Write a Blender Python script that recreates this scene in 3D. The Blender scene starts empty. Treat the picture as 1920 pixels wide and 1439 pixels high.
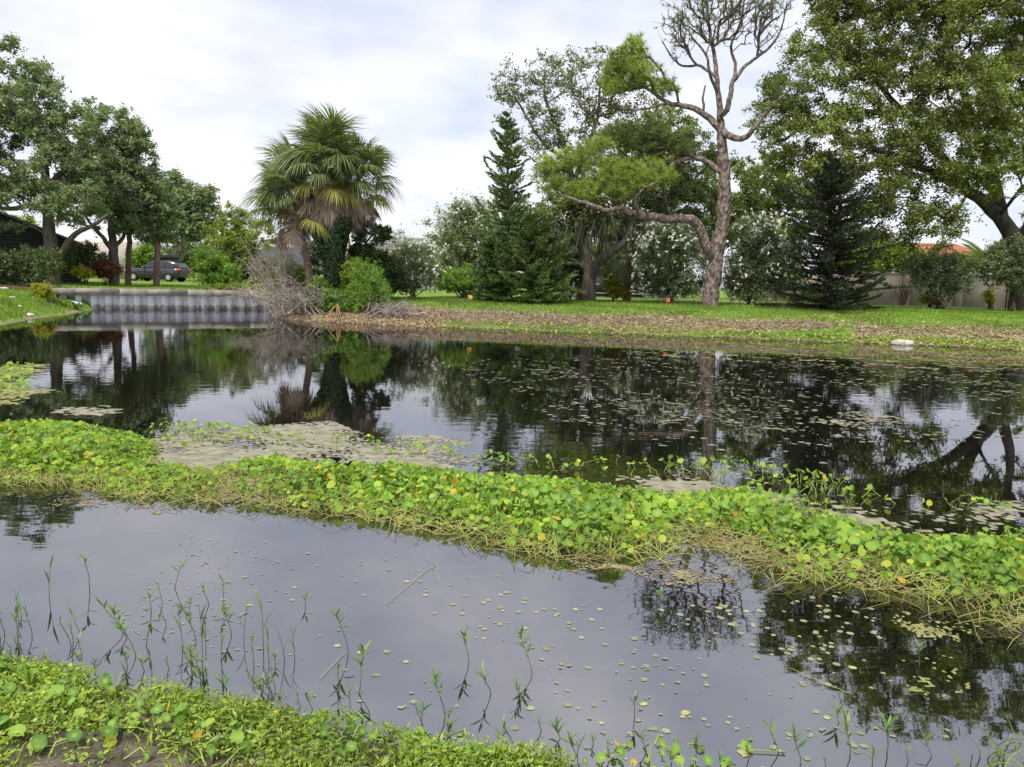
import bpy, math, random
import numpy as np
from mathutils import Matrix, Vector

rng = np.random.default_rng(7)
random.seed(7)
SC = bpy.context.scene
COL = SC.collection
R = math.radians

# ------------------------------------------------------------------ camera
F, CX, CY, CAMH = 1442.0, 960.0, 719.5, 1.5
PITCH, ROLL = R(7.53), R(1.55)
cp, sp = math.cos(PITCH), math.sin(PITCH)
_f = np.array([0, cp, -sp]); _r0 = np.array([1.0, 0, 0]); _u0 = np.array([0, sp, cp])
_R = math.cos(ROLL) * _r0 + math.sin(ROLL) * _u0
_U = math.cos(ROLL) * _u0 - math.sin(ROLL) * _r0
CAM = np.array([0, 0, CAMH])
cam_data = bpy.data.cameras.new('camera')
cam_data.sensor_width = 36.0
cam_data.lens = 36.0 * F / 1920.0
cam_data.clip_start = 0.05
cam_data.clip_end = 3000
cam = bpy.data.objects.new('camera', cam_data)
COL.objects.link(cam)
M = Matrix.Identity(4)
for i in range(3):
    M[i][0] = _R[i]; M[i][1] = _U[i]; M[i][2] = -_f[i]; M[i][3] = CAM[i]
cam.matrix_world = M
SC.camera = cam

# ------------------------------------------------------------------ sky and sun
SUN_EL, SUN_AZ = R(60), R(206)          # azimuth clockwise from +Y: high behind the camera, to its left
world = bpy.data.worlds.new('World')
SC.world = world
world.use_nodes = True
wn = world.node_tree; wn.nodes.clear()
def wnode(t, **k):
    n = wn.nodes.new(t)
    for a, b in k.items(): setattr(n, a, b)
    return n
w_out = wnode('ShaderNodeOutputWorld')
w_sky = wnode('ShaderNodeTexSky', sky_type='NISHITA', sun_disc=False)
w_sky.sun_elevation = SUN_EL; w_sky.sun_rotation = SUN_AZ
w_sky.air_density = 1.0; w_sky.dust_density = 1.5
w_b1 = wnode('ShaderNodeBackground'); w_b1.inputs['Strength'].default_value = 0.08
w_b2 = wnode('ShaderNodeBackground'); w_b2.inputs['Strength'].default_value = 1.0
w_mix = wnode('ShaderNodeMixShader')
w_tc = wnode('ShaderNodeTexCoord')
w_sep = wnode('ShaderNodeSeparateXYZ')
w_add = wnode('ShaderNodeMath', operation='ADD'); w_add.inputs[1].default_value = 0.22
w_abs = wnode('ShaderNodeMath', operation='MAXIMUM'); w_abs.inputs[1].default_value = 0.0
w_dx = wnode('ShaderNodeMath', operation='DIVIDE'); w_dy = wnode('ShaderNodeMath', operation='DIVIDE')
w_cmb = wnode('ShaderNodeCombineXYZ')
w_n = wnode('ShaderNodeTexNoise'); w_n.inputs['Scale'].default_value = 1.3; w_n.inputs['Detail'].default_value = 7; w_n.inputs['Roughness'].default_value = 0.55
w_r = wnode('ShaderNodeValToRGB')
w_r.color_ramp.elements[0].position = 0.34; w_r.color_ramp.elements[0].color = (0.58, 0.58, 0.58, 1)
w_r.color_ramp.elements[1].position = 0.60; w_r.color_ramp.elements[1].color = (0.97, 0.97, 0.97, 1)
w_n2 = wnode('ShaderNodeTexNoise'); w_n2.inputs['Scale'].default_value = 2.4; w_n2.inputs['Detail'].default_value = 6
w_r2 = wnode('ShaderNodeValToRGB')
w_r2.color_ramp.elements[0].position = 0.33; w_r2.color_ramp.elements[0].color = (0.41, 0.425, 0.49, 1)
w_r2.color_ramp.elements[1].position = 0.66; w_r2.color_ramp.elements[1].color = (0.575, 0.57, 0.595, 1)
L = wn.links.new
L(w_tc.outputs['Generated'], w_sep.inputs[0])
L(w_sep.outputs['Z'], w_abs.inputs[0]); L(w_abs.outputs[0], w_add.inputs[0])
L(w_sep.outputs['X'], w_dx.inputs[0]); L(w_add.outputs[0], w_dx.inputs[1])
L(w_sep.outputs['Y'], w_dy.inputs[0]); L(w_add.outputs[0], w_dy.inputs[1])
L(w_dx.outputs[0], w_cmb.inputs[0]); L(w_dy.outputs[0], w_cmb.inputs[1])
L(w_cmb.outputs[0], w_n.inputs['Vector']); L(w_cmb.outputs[0], w_n2.inputs['Vector'])
L(w_n.outputs['Fac'], w_r.inputs[0]); L(w_n2.outputs['Fac'], w_r2.inputs[0])
L(w_sky.outputs[0], w_b1.inputs['Color']); L(w_r2.outputs[0], w_b2.inputs['Color'])
L(w_r.outputs[0], w_mix.inputs[0]); L(w_b1.outputs[0], w_mix.inputs[1]); L(w_b2.outputs[0], w_mix.inputs[2])
L(w_mix.outputs[0], w_out.inputs['Surface'])

sun_d = bpy.data.lights.new('sun', 'SUN')
sun_d.energy = 2.5; sun_d.angle = R(8); sun_d.color = (1.0, 0.95, 0.86)
sun = bpy.data.objects.new('sun', sun_d); COL.objects.link(sun)
_sd = Vector((math.sin(SUN_AZ) * math.cos(SUN_EL), math.cos(SUN_AZ) * math.cos(SUN_EL), math.sin(SUN_EL)))
sun.rotation_euler = _sd.to_track_quat('Z', 'Y').to_euler()
SC.view_settings.view_transform = 'Standard'
SC.view_settings.look = 'None'
SC.view_settings.exposure = 1.1
SC.view_settings.gamma = 1.0
SC.render.engine = 'CYCLES'
SC.cycles.max_bounces = 6
SC.cycles.transparent_max_bounces = 8

# ------------------------------------------------------------------ pixel helpers
def ray(px, py):
    return _f + _R * (px - CX) / F - _U * (py - CY) / F
def at_y(px, py, Y):
    d = ray(px, py)
    return CAM + d * (Y / d[1])
def on_z(px, py, z=0.0):
    d = ray(px, py)
    return CAM + d * ((z - CAMH) / d[2])
def m_per_px(Y): return Y / F

# ------------------------------------------------------------------ mesh builder
class MB:
    def __init__(s): s.v = []; s.f = []; s.n = 0; s.attr = []
    def add(s, V, Fc, a=None):
        V = np.asarray(V, float).reshape(-1, 3); Fc = np.asarray(Fc, int)
        s.v.append(V); s.f.append(Fc + s.n); s.n += len(V)
        s.attr.append(np.zeros(len(V)) if a is None else np.asarray(a, float))
    def mesh(s, name, mat, origin=(0, 0, 0), smooth=False):
        me = bpy.data.meshes.new(name)
        V = np.concatenate(s.v) - np.asarray(origin)
        me.vertices.add(len(V)); me.vertices.foreach_set('co', V.astype(np.float32).ravel())
        loops = np.concatenate([f.ravel() for f in s.f])
        tot = np.concatenate([np.full(len(f), f.shape[1]) for f in s.f])
        st = np.concatenate([[0], np.cumsum(tot)[:-1]])
        me.loops.add(len(loops)); me.loops.foreach_set('vertex_index', loops.astype(np.int32))
        me.polygons.add(len(tot)); me.polygons.foreach_set('loop_start', st.astype(np.int32))
        me.update(calc_edges=True)
        if smooth: me.polygons.foreach_set('use_smooth', np.ones(len(tot), bool))
        A = np.concatenate(s.attr)
        if np.any(A):
            at = me.attributes.new('val', 'FLOAT', 'POINT'); at.data.foreach_set('value', A.astype(np.float32))
        me.materials.append(mat)
        return me
    # shapes
    def tube(s, P, r, k=6, cap=False):
        P = np.asarray(P, float); n = len(P); r = np.broadcast_to(np.asarray(r, float), (n,))
        T = np.gradient(P, axis=0); T /= np.linalg.norm(T, axis=1)[:, None] + 1e-9
        ref = np.array([0.31, 0.17, 0.93]) if abs(T[:, 2]).mean() < 0.8 else np.array([0.93, 0.2, 0.1])
        A = np.cross(T, ref); A /= np.linalg.norm(A, axis=1)[:, None] + 1e-9
        B = np.cross(T, A)
        th = np.arange(k) * 2 * np.pi / k
        V = P[:, None] + r[:, None, None] * (np.cos(th)[None, :, None] * A[:, None] + np.sin(th)[None, :, None] * B[:, None])
        i = np.arange(n - 1)[:, None] * k; j = np.arange(k)[None]; j2 = (j + 1) % k
        s.add(V.reshape(-1, 3), np.stack([i + j, i + j2, i + k + j2, i + k + j], -1).reshape(-1, 4))
        if cap:
            for e in (0, n - 1):
                s.add(np.vstack([V[e], P[e]]), np.stack([np.arange(k), (np.arange(k) + 1) % k, np.full(k, k)], 1))
    def box(s, c, size, rz=0.0):
        c = np.asarray(c, float); h = np.asarray(size, float) / 2
        V = np.array([[x, y, z] for z in (-1, 1) for y in (-1, 1) for x in (-1, 1)], float) * h
        ca, sa = math.cos(rz), math.sin(rz)
        V = V @ np.array([[ca, sa, 0], [-sa, ca, 0], [0, 0, 1]])
        s.add(V + c, [[0, 2, 3, 1], [4, 5, 7, 6], [0, 1, 5, 4], [2, 6, 7, 3], [0, 4, 6, 2], [1, 3, 7, 5]])
    def prism(s, poly, d):
        """polygon (n,3) extruded along vector d"""
        P = np.asarray(poly, float); n = len(P); d = np.asarray(d, float)
        s.add(np.vstack([P, P + d]), [[i, (i + 1) % n, n + (i + 1) % n, n + i] for i in range(n)])
        s.add(P, [list(range(n))[::-1]]); s.add(P + d, [list(range(n))])
    def leaves(s, C, A, B, Lh, Wh, fold=0.25):
        """diamond leaves: centre C, axis A (unit), side B (unit)"""
        Nn = np.cross(A, B); Lh = np.asarray(Lh)[..., None]; Wh = np.asarray(Wh)[..., None]
        v0 = C - A * Lh; v2 = C + A * Lh
        v1 = C + B * Wh + Nn * Wh * fold; v3 = C - B * Wh + Nn * Wh * fold
        n = len(C)
        V = np.stack([v0, v1, v2, v3], 1).reshape(-1, 3)
        s.add(V, np.arange(4 * n).reshape(n, 4))

def unit(v): return v / (np.linalg.norm(v, axis=-1, keepdims=True) + 1e-9)
def rand_dirs(n, up=0.0, flat=1.0):
    d = rng.normal(size=(n, 3)); d[:, 2] *= flat; d[:, 2] += up
    return unit(d)
def perp(A):
    return unit(np.cross(A, rng.normal(size=A.shape)))

ORIG = {}
def link(o, parent=None):
    COL.objects.link(o)
    if parent is not None: o.parent = parent
    return o
def tag(o, label=None, cat=None, group=None, kind=None):
    if label: o['label'] = label
    if cat: o['category'] = cat
    if group: o['group'] = group
    if kind: o['kind'] = kind
    return o
def thing(name, label, cat, loc, group=None):
    o = bpy.data.objects.new(name, None); o.empty_display_size = 0.2
    o.location = Vector([float(t) for t in loc]); link(o); ORIG[o.name] = np.asarray(loc, float)
    return tag(o, label, cat, group)
def part(name, mb, mat, parent=None, smooth=False, kind=None, loc=None):
    """a mesh object; under a parent its vertices become local to the parent's base"""
    og = ORIG[parent.name] if parent is not None else (np.zeros(3) if loc is None else np.asarray(loc, float))
    o = bpy.data.objects.new(name, mb.mesh(name, mat, og, smooth))
    if parent is None: o.location = Vector([float(t) for t in og])
    link(o, parent); ORIG[o.name] = og
    if kind: o['kind'] = kind
    return o
def inst(name, me, parent, loc, X=None, Y=None, Z=None, scale=1.0):
    """an object on shared mesh data, placed by a frame in world axes"""
    o = bpy.data.objects.new(name, me); link(o, parent)
    og = ORIG[parent.name] if parent is not None else np.zeros(3)
    l = np.asarray(loc, float) - og
    m = Matrix.Identity(4)
    if X is not None:
        for i in range(3):
            m[i][0] = X[i] * scale; m[i][1] = Y[i] * scale; m[i][2] = Z[i] * scale
    else:
        m = Matrix.Scale(scale, 4)
    for i in range(3): m[i][3] = l[i]
    o.matrix_local = m
    return o

# ------------------------------------------------------------------ materials
def new_mat(name):
    m = bpy.data.materials.new(name); m.use_nodes = True
    nt = m.node_tree; nt.nodes.clear()
    return m, nt
def nd(nt, t, **k):
    n = nt.nodes.new(t)
    for a, b in k.items(): setattr(n, a, b)
    return n
def ramp(nt, stops):
    n = nt.nodes.new('ShaderNodeValToRGB'); cr = n.color_ramp
    while len(cr.elements) < len(stops): cr.elements.new(0.5)
    for e, (p, c) in zip(cr.elements, stops):
        e.position = p; e.color = (c[0], c[1], c[2], 1)
    return n
def leaf_mat(name, stops, trans=0.3, rough=0.45, spec=0.35, noise=0.9, nscale=0.7, per_object=False, tcol=None, rim=None, gain=1.0):
    """leaf-to-leaf colour from the island (or object) random, slow drift over the crown from noise"""
    m, nt = new_mat(name); l = nt.links.new
    out = nd(nt, 'ShaderNodeOutputMaterial')
    if per_object:
        src = nd(nt, 'ShaderNodeObjectInfo').outputs['Random']
    else:
        src = nd(nt, 'ShaderNodeNewGeometry').outputs['Random Per Island']
    stops = [(p_, tuple(c_ * gain for c_ in c)) for p_, c in stops]
    cr = ramp(nt, stops); l(src, cr.inputs[0])
    tc = nd(nt, 'ShaderNodeTexCoord'); ns = nd(nt, 'ShaderNodeTexNoise')
    ns.inputs['Scale'].default_value = nscale; ns.inputs['Detail'].default_value = 3
    l(tc.outputs['Object'], ns.inputs['Vector'])
    mp = nd(nt, 'ShaderNodeMapRange'); mp.inputs['From Min'].default_value = 0.3; mp.inputs['From Max'].default_value = 0.7
    mp.inputs['To Min'].default_value = 1 - 0.35 * noise; mp.inputs['To Max'].default_value = 1 + 0.35 * noise
    l(ns.outputs['Fac'], mp.inputs['Value'])
    mul = nd(nt, 'ShaderNodeVectorMath', operation='SCALE'); l(cr.outputs[0], mul.inputs[0]); l(mp.outputs[0], mul.inputs['Scale'])
    col = mul.outputs[0]
    if rim is not None:
        at = nd(nt, 'ShaderNodeAttribute', attribute_name='val')
        mx = nd(nt, 'ShaderNodeMix', data_type='RGBA'); l(at.outputs['Fac'], mx.inputs['Factor'])
        l(col, mx.inputs['A']); mx.inputs['B'].default_value = (*rim, 1); col = mx.outputs['Result']
    pb = nd(nt, 'ShaderNodeBsdfPrincipled'); pb.inputs['Roughness'].default_value = rough
    pb.inputs['Specular IOR Level'].default_value = spec
    l(col, pb.inputs['Base Color'])
    tr = nd(nt, 'ShaderNodeBsdfTranslucent')
    t2 = nd(nt, 'ShaderNodeVectorMath', operation='MULTIPLY'); l(col, t2.inputs[0]); t2.inputs[1].default_value = tcol or (1.5, 1.5, 0.6)
    l(t2.outputs[0], tr.inputs['Color'])
    ms = nd(nt, 'ShaderNodeMixShader'); ms.inputs[0].default_value = trans
    l(pb.outputs[0], ms.inputs[1]); l(tr.outputs[0], ms.inputs[2]); l(ms.outputs[0], out.inputs['Surface'])
    return m
def solid_mat(name, c1, c2=None, scale=6.0, rough=0.8, spec=0.3, bump=0.0, bscale=None, stretch=(1, 1, 1), metal=0.0, coat=0.0, detail=5, voronoi=False, contrast=(0.35, 0.65)):
    m, nt = new_mat(name); l = nt.links.new
    out = nd(nt, 'ShaderNodeOutputMaterial'); pb = nd(nt, 'ShaderNodeBsdfPrincipled')
    pb.inputs['Roughness'].default_value = rough; pb.inputs['Specular IOR Level'].default_value = spec
    pb.inputs['Metallic'].default_value = metal; pb.inputs['Coat Weight'].default_value = coat
    tc = nd(nt, 'ShaderNodeTexCoord'); mp = nd(nt, 'ShaderNodeMapping'); mp.inputs['Scale'].default_value = stretch
    l(tc.outputs['Object'], mp.inputs['Vector'])
    ns = nd(nt, 'ShaderNodeTexNoise'); ns.inputs['Scale'].default_value = scale; ns.inputs['Detail'].default_value = detail
    l(mp.outputs[0], ns.inputs['Vector'])
    c2 = c2 or tuple(x * 0.75 for x in c1)
    cr = ramp(nt, [(contrast[0], c2), (contrast[1], c1)]); l(ns.outputs['Fac'], cr.inputs[0])
    l(cr.outputs[0], pb.inputs['Base Color'])
    if bump:
        if voronoi:
            n2 = nd(nt, 'ShaderNodeTexVoronoi'); n2.inputs['Scale'].default_value = bscale or scale; h = n2.outputs['Distance']
        else:
            n2 = nd(nt, 'ShaderNodeTexNoise'); n2.inputs['Scale'].default_value = bscale or scale; n2.inputs['Detail'].default_value = 6; h = n2.outputs['Fac']
        l(mp.outputs[0], n2.inputs['Vector'])
        b = nd(nt, 'ShaderNodeBump'); b.inputs['Strength'].default_value = 1.0; b.inputs['Distance'].default_value = bump
        l(h, b.inputs['Height']); l(b.outputs[0], pb.inputs['Normal'])
    l(pb.outputs[0], out.inputs['Surface'])
    return m

MT = {}
MT['bark_oak'] = solid_mat('bark_oak', (0.16, 0.135, 0.11), (0.07, 0.06, 0.05), 5, 0.9, 0.2, 0.03, 12, (1, 1, .35))
MT['bark_pale'] = solid_mat('bark_pale', (0.34, 0.31, 0.25), (0.18, 0.16, 0.13), 5, 0.9, 0.2, 0.02, 12, (1, 1, .35))
MT['bark_dark'] = solid_mat('bark_dark', (0.075, 0.065, 0.055), (0.035, 0.03, 0.027), 5, 0.9, 0.2, 0.03, 12, (1, 1, .35))
MT['bark_pine'] = solid_mat('bark_pine', (0.24, 0.19, 0.16), (0.06, 0.048, 0.042), 9, 0.9, 0.2, 0.07, 10, (1, 1, .5), voronoi=True)
MT['bark_pine_twig'] = solid_mat('bark_pine_twig', (0.13, 0.10, 0.085), (0.06, 0.048, 0.042), 5, 0.9, 0.2)
MT['bark_palm'] = solid_mat('bark_palm', (0.17, 0.125, 0.09), (0.07, 0.05, 0.036), 6, 0.9, 0.2, 0.04, 8, (1, 1, 3))
MT['bark_pink'] = solid_mat('bark_pink', (0.26, 0.17, 0.135), (0.13, 0.09, 0.075), 6, 0.9, 0.2, 0.03, 9, (1, 1, 2))
MT['bark_orange'] = solid_mat('bark_orange', (0.40, 0.19, 0.07), (0.16, 0.085, 0.045), 6, 0.9, 0.2, 0.03, 9, (1, 1, .6))
MT['twig_grey'] = solid_mat('twig_grey', (0.33, 0.29, 0.25), (0.17, 0.145, 0.12), 3, 0.9, 0.2)
MT['straw'] = solid_mat('straw', (0.35, 0.35, 0.10), (0.21, 0.18, 0.06), 3, 0.7, 0.3)
MT['oak_l'] = leaf_mat('oak_leaf_left', [(0, (.072, .098, .048)), (.5, (.11, .148, .07)), (1, (.18, .225, .12))], .28, gain=1.6)
MT['oak_m'] = leaf_mat('oak_leaf_mid', [(0, (.065, .09, .035)), (.5, (.10, .135, .048)), (1, (.16, .19, .07))], .28, gain=1.5)
MT['oak_s'] = leaf_mat('oak_leaf_sparse', [(0, (.065, .085, .04)), (.5, (.10, .12, .055)), (1, (.16, .17, .085))], .28, gain=1.45)
MT['oak_r'] = leaf_mat('oak_leaf_right', [(0, (.055, .077, .02)), (.5, (.085, .115, .028)), (.85, (.135, .165, .036)), (1, (.24, .25, .05))], .3, nscale=.45, noise=1.6, gain=1.35)
MT['yellow_tree'] = leaf_mat('leaf_yellow_green', [(0, (.08, .12, .025)), (.5, (.13, .18, .03)), (1, (.22, .26, .045))], .35, gain=1.45)
MT['bush_bright'] = leaf_mat('leaf_bright_bush', [(0, (.06, .12, .02)), (.6, (.11, .20, .03)), (1, (.19, .28, .05))], .35, gain=1.45)
MT['bush_dark'] = leaf_mat('leaf_dark_bush', [(0, (.03, .05, .02)), (.6, (.05, .085, .028)), (1, (.12, .15, .05))], .25, gain=1.45)
MT['oleander'] = leaf_mat('leaf_oleander', [(0, (.07, .10, .045)), (.5, (.11, .145, .065)), (1, (.19, .22, .11))], .28, gain=1.45)
MT['oleander_dark'] = leaf_mat('leaf_oleander_dark', [(0, (.04, .062, .03)), (.5, (.07, .10, .045)), (1, (.15, .18, .085))], .25, gain=1.45)
MT['flower'] = leaf_mat('white_petals', [(0, (.75, .74, .68)), (1, (.85, .85, .82))], .35, noise=.1, tcol=(1, 1, 1))
MT['red_leaf'] = leaf_mat('leaf_red_croton', [(0, (.10, .03, .025)), (.5, (.17, .05, .035)), (.8, (.09, .08, .03)), (1, (.26, .12, .05))], .25)
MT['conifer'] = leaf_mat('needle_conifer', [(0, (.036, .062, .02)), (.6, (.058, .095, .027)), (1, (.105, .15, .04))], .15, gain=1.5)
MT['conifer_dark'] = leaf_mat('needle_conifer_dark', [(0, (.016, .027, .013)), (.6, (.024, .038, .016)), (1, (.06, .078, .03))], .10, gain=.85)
MT['pine'] = leaf_mat('needle_pine', [(0, (.105, .16, .03)), (.6, (.175, .24, .042)), (1, (.28, .33, .08))], .38, gain=1.35)
MT['pine_dull'] = leaf_mat('needle_pine_dull', [(0, (.07, .11, .03)), (.6, (.10, .16, .035)), (.9, (.14, .19, .05)), (1, (.22, .12, .05))], .3)
MT['frond'] = leaf_mat('palm_frond', [(0, (.11, .15, .055)), (.6, (.165, .215, .08)), (1, (.27, .31, .14))], .3, spec=.5, rough=.4)
MT['frond_y'] = leaf_mat('palm_frond_yellowing', [(0, (.17, .20, .045)), (.6, (.25, .24, .06)), (1, (.34, .27, .10))], .3)
MT['frond_dead'] = leaf_mat('palm_frond_dead', [(0, (.28, .20, .14)), (.6, (.43, .33, .25)), (1, (.55, .46, .38))], .25, tcol=(1, 1, 1))
MT['ivy'] = leaf_mat('leaf_ivy', [(0, (.02, .05, .018)), (.6, (.035, .08, .025)), (1, (.07, .13, .04))], .2)
MT['moss'] = solid_mat('spanish_moss', (.24, .25, .19), (.14, .15, .11), 4, .95, .1)
MT['penny'] = leaf_mat('leaf_pennywort', [(0, (.07, .15, .028)), (.25, (.12, .24, .035)), (.6, (.20, .34, .035)), (.9, (.31, .41, .045)), (.965, (.38, .40, .05)), (.985, (.55, .42, .04)), (1, (.50, .24, .05))], .4, rough=.6, spec=.2, noise=1.0, nscale=1.3, rim=(.30, .44, .10))
MT['penny_one'] = leaf_mat('leaf_pennywort_single', [(0, (.08, .17, .035)), (.3, (.13, .25, .045)), (.7, (.20, .34, .05)), (.95, (.30, .41, .06)), (.965, (.55, .42, .04)), (1, (.60, .30, .05))], .38, rough=.6, spec=.2, noise=.3, per_object=True, rim=(.30, .44, .12))
MT['penny_stem'] = solid_mat('stem_pennywort', (.30, .36, .09), (.18, .25, .05), 3, .6, .3)
MT['weed'] = leaf_mat('leaf_creeping_weed', [(0, (.10, .17, .02)), (.5, (.20, .30, .03)), (1, (.36, .44, .07))], .35, noise=1, nscale=2)
MT['sprout'] = leaf_mat('leaf_sprout', [(0, (.07, .15, .035)), (.6, (.12, .22, .05)), (1, (.18, .28, .07))], .3, per_object=True)
MT['sprout_stem'] = solid_mat('stem_sprout', (.12, .14, .05), (.06, .06, .03), 8, .6, .3)
MT['grass'] = leaf_mat('grass_blade', [(0, (.10, .18, .025)), (.6, (.15, .255, .035)), (.9, (.22, .31, .055)), (1, (.36, .34, .13))], .3, noise=1.2, nscale=.5, rough=.6, spec=.2)
MT['litter'] = leaf_mat('dead_leaf_litter', [(0, (.15, .10, .055)), (.5, (.28, .20, .115)), (.85, (.42, .33, .20)), (1, (.40, .38, .12))], .1, rough=.8, spec=.15, tcol=(1, 1, 1))
MT['algae'] = solid_mat('algae_scum', (.25, .235, .175), (.14, .135, .095), 9, .9, .15, .004, 40)
MT['algae_green'] = solid_mat('algae_scum_green', (.25, .25, .10), (.15, .15, .055), 9, .9, .15, .004, 40)
MT['root_mat'] = solid_mat('floating_root_mat', (.25, .215, .12), (.12, .10, .055), 14, .9, .15, .006, 50)
MT['pad'] = leaf_mat('floating_pad', [(0, (.17, .18, .12)), (.5, (.21, .22, .15)), (1, (.27, .27, .18))], .1, rough=.5, noise=.3)
MT['pad_far'] = leaf_mat('drifting_fleck', [(0, (.10, .10, .06)), (.5, (.17, .17, .11)), (1, (.28, .27, .20))], .1, rough=.6, noise=.3)
MT['pad_one'] = leaf_mat('floating_pad_single', [(0, (.17, .19, .11)), (.6, (.22, .25, .14)), (.9, (.27, .30, .16)), (.97, (.33, .37, .17)), (1, (.38, .25, .1))], .1, rough=.5, noise=.2, per_object=True)
MT['concrete'] = solid_mat('weathered_concrete', (.30, .28, .25), (.15, .14, .12), 3, .9, .2, .01, 25)
MT['vinyl'] = solid_mat('grey_vinyl_sheet', (.74, .75, .80), (.56, .57, .61), 1.5, .5, .4, 0, None, (3, 3, .6))
MT['siding'] = solid_mat('charcoal_siding', (.035, .036, .045), (.025, .025, .032), 3, .6, .3)
MT['roof_dark'] = solid_mat('dark_shingle', (.075, .075, .085), (.045, .045, .052), 8, .9, .2, .01, 30)
MT['roof_grey'] = solid_mat('grey_shingle', (.17, .165, .155), (.10, .10, .095), 8, .9, .2, .01, 30)
MT['roof_red'] = solid_mat('red_tile', (.36, .13, .075), (.20, .075, .05), 10, .85, .2, .02, 20)
MT['beige'] = solid_mat('beige_stucco', (.52, .43, .34), (.42, .34, .27), 2, .9, .2, .004, 60)
MT['beige_far'] = solid_mat('beige_siding', (.42, .36, .31), (.35, .30, .26), 1, .9, .2)
MT['white'] = solid_mat('white_trim', (.72, .74, .78), (.60, .62, .66), 2, .7, .3)
MT['paleblue'] = solid_mat('pale_blue_wall', (.50, .58, .66), (.42, .50, .58), 2, .8, .3)
MT['glass'] = solid_mat('dark_glass', (.02, .025, .03), (.015, .018, .02), 2, .08, .7)
MT['carblack'] = solid_mat('black_car_paint', (.012, .012, .016), (.010, .010, .013), 2, .22, .6, coat=.8)
MT['carwhite'] = solid_mat('white_car_paint', (.65, .66, .68), (.6, .61, .63), 2, .25, .6, coat=.6)
MT['rubber'] = solid_mat('tyre_rubber', (.02, .02, .02), (.015, .015, .015), 4, .9, .2)
MT['alloy'] = solid_mat('alloy_rim', (.55, .55, .56), (.45, .45, .46), 4, .3, .5, metal=.8)
MT['lens_red'] = solid_mat('tail_light', (.45, .03, .025), (.35, .02, .02), 4, .2, .6)
MT['lens_clear'] = solid_mat('head_light', (.6, .62, .65), (.5, .52, .55), 4, .15, .6)
MT['fence_dark'] = solid_mat('dark_metal_fence', (.05, .055, .065), (.035, .04, .045), 4, .5, .4)
MT['flag_red'] = solid_mat('flag_red', (.75, .09, .06), (.65, .07, .05), 4, .7, .2)
MT['flag_orange'] = solid_mat('flag_orange', (.75, .30, .05), (.7, .26, .04), 4, .7, .2)
MT['wire'] = solid_mat('wire', (.2, .2, .2), (.15, .15, .15), 4, .5, .4)
MT['rock'] = solid_mat('pale_rock', (.46, .43, .36), (.28, .26, .21), 6, .9, .2, .03, 14)
MT['plastic'] = solid_mat('turquoise_plastic', (.30, .62, .55), (.26, .55, .50), 4, .4, .4)
MT['rubble'] = solid_mat('white_rubble', (.62, .62, .58), (.45, .45, .42), 6, .9, .2)
MT['agave'] = leaf_mat('leaf_bromeliad', [(0, (.06, .085, .035)), (.6, (.11, .13, .05)), (1, (.20, .17, .06))], .2)
MT['yellow_plant'] = leaf_mat('leaf_golden', [(0, (.18, .20, .02)), (.6, (.32, .32, .03)), (1, (.45, .42, .05))], .35)
MT['mulch'] = solid_mat('mulch', (.11, .065, .045), (.05, .03, .022), 12, .95, .1, .03, 30)
MT['tan_frond'] = solid_mat('tan_dead_leaf', (.45, .30, .15), (.30, .19, .09), 6, .8, .2)

# ------------------------------------------------------------------ terrain
def SX(px, py, z=0.0):
    p = on_z(px, py, z); return (p[0], p[1])
shore = [  # (x, y, type of the edge that STARTS here)
    ((30, 3), 'far'), ((30, 17), 'far'), ((20, 19.8), 'far'), ((14, 21.4), 'far'), ((11.2, 22.2), 'far'), ((6, 23.3), 'far'),
    ((2, 23.9), 'far'), ((-1.2, 24.5), 'far'), ((-4.3, 25.0), 'point'), ((-5.3, 25.4), 'point'), ((-7.4, 26.0), 'point'), ((-8.4, 27.2), 'point'),
    ((-9.2, 30), 'point'), ((-9.6, 35.3), 'wall'), ((-16.4, 30.24), 'left'), ((-15.9, 28.9), 'left'), ((-15.0, 26), 'left'), ((-14.5, 23.4), 'left'), ((-13.4, 20), 'left'), ((-11.5, 14.5), 'left'),
    ((-8.6, 11), 'left'), ((-6.8, 8), 'near'), ((-5.2, 4.6), 'near'), ((-3.5, 3.1), 'near'), ((-2.0, 2.78), 'near'), ((-0.67, 2.48), 'near'), ((0.0, 2.24), 'near'),
    ((0.6, 1.95), 'near'), ((1.6, 1.5), 'near'), ((5, 1.2), 'near'), ((12, 0.5), 'near'), ((24, 0.0), 'near')]
SP = np.array([s[0] for s in shore], float); ST = [s[1] for s in shore]
PROF = {
    'near': ([-9, -6, -2, -.5, 0, .3, 1, 3, 12], [-1.1, -1.0, -.32, -.06, 0, .035, .09, .17, .35]),
    'left': ([-4, -1.5, 0, .5, 2, 4.5, 7, 30], [-1.0, -.5, 0, .10, .42, .78, .86, .8]),
    'wall': ([-3, -.6, -.05, .12, .3, 10, 25, 60], [-1.0, -.8, -.6, -.1, .70, .76, .74, .62]),
    'point': ([-4, -1.5, 0, .35, 1.5, 4, 20], [-1.0, -.5, 0, .22, .48, .72, .8]),
    'far': ([-4, -1.5, 0, .35, .9, 1.35, 2.2, 3.2, 6, 14], [-1.0, -.45, 0, .07, .15, .40, .54, .66, .82, .87])}
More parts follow.
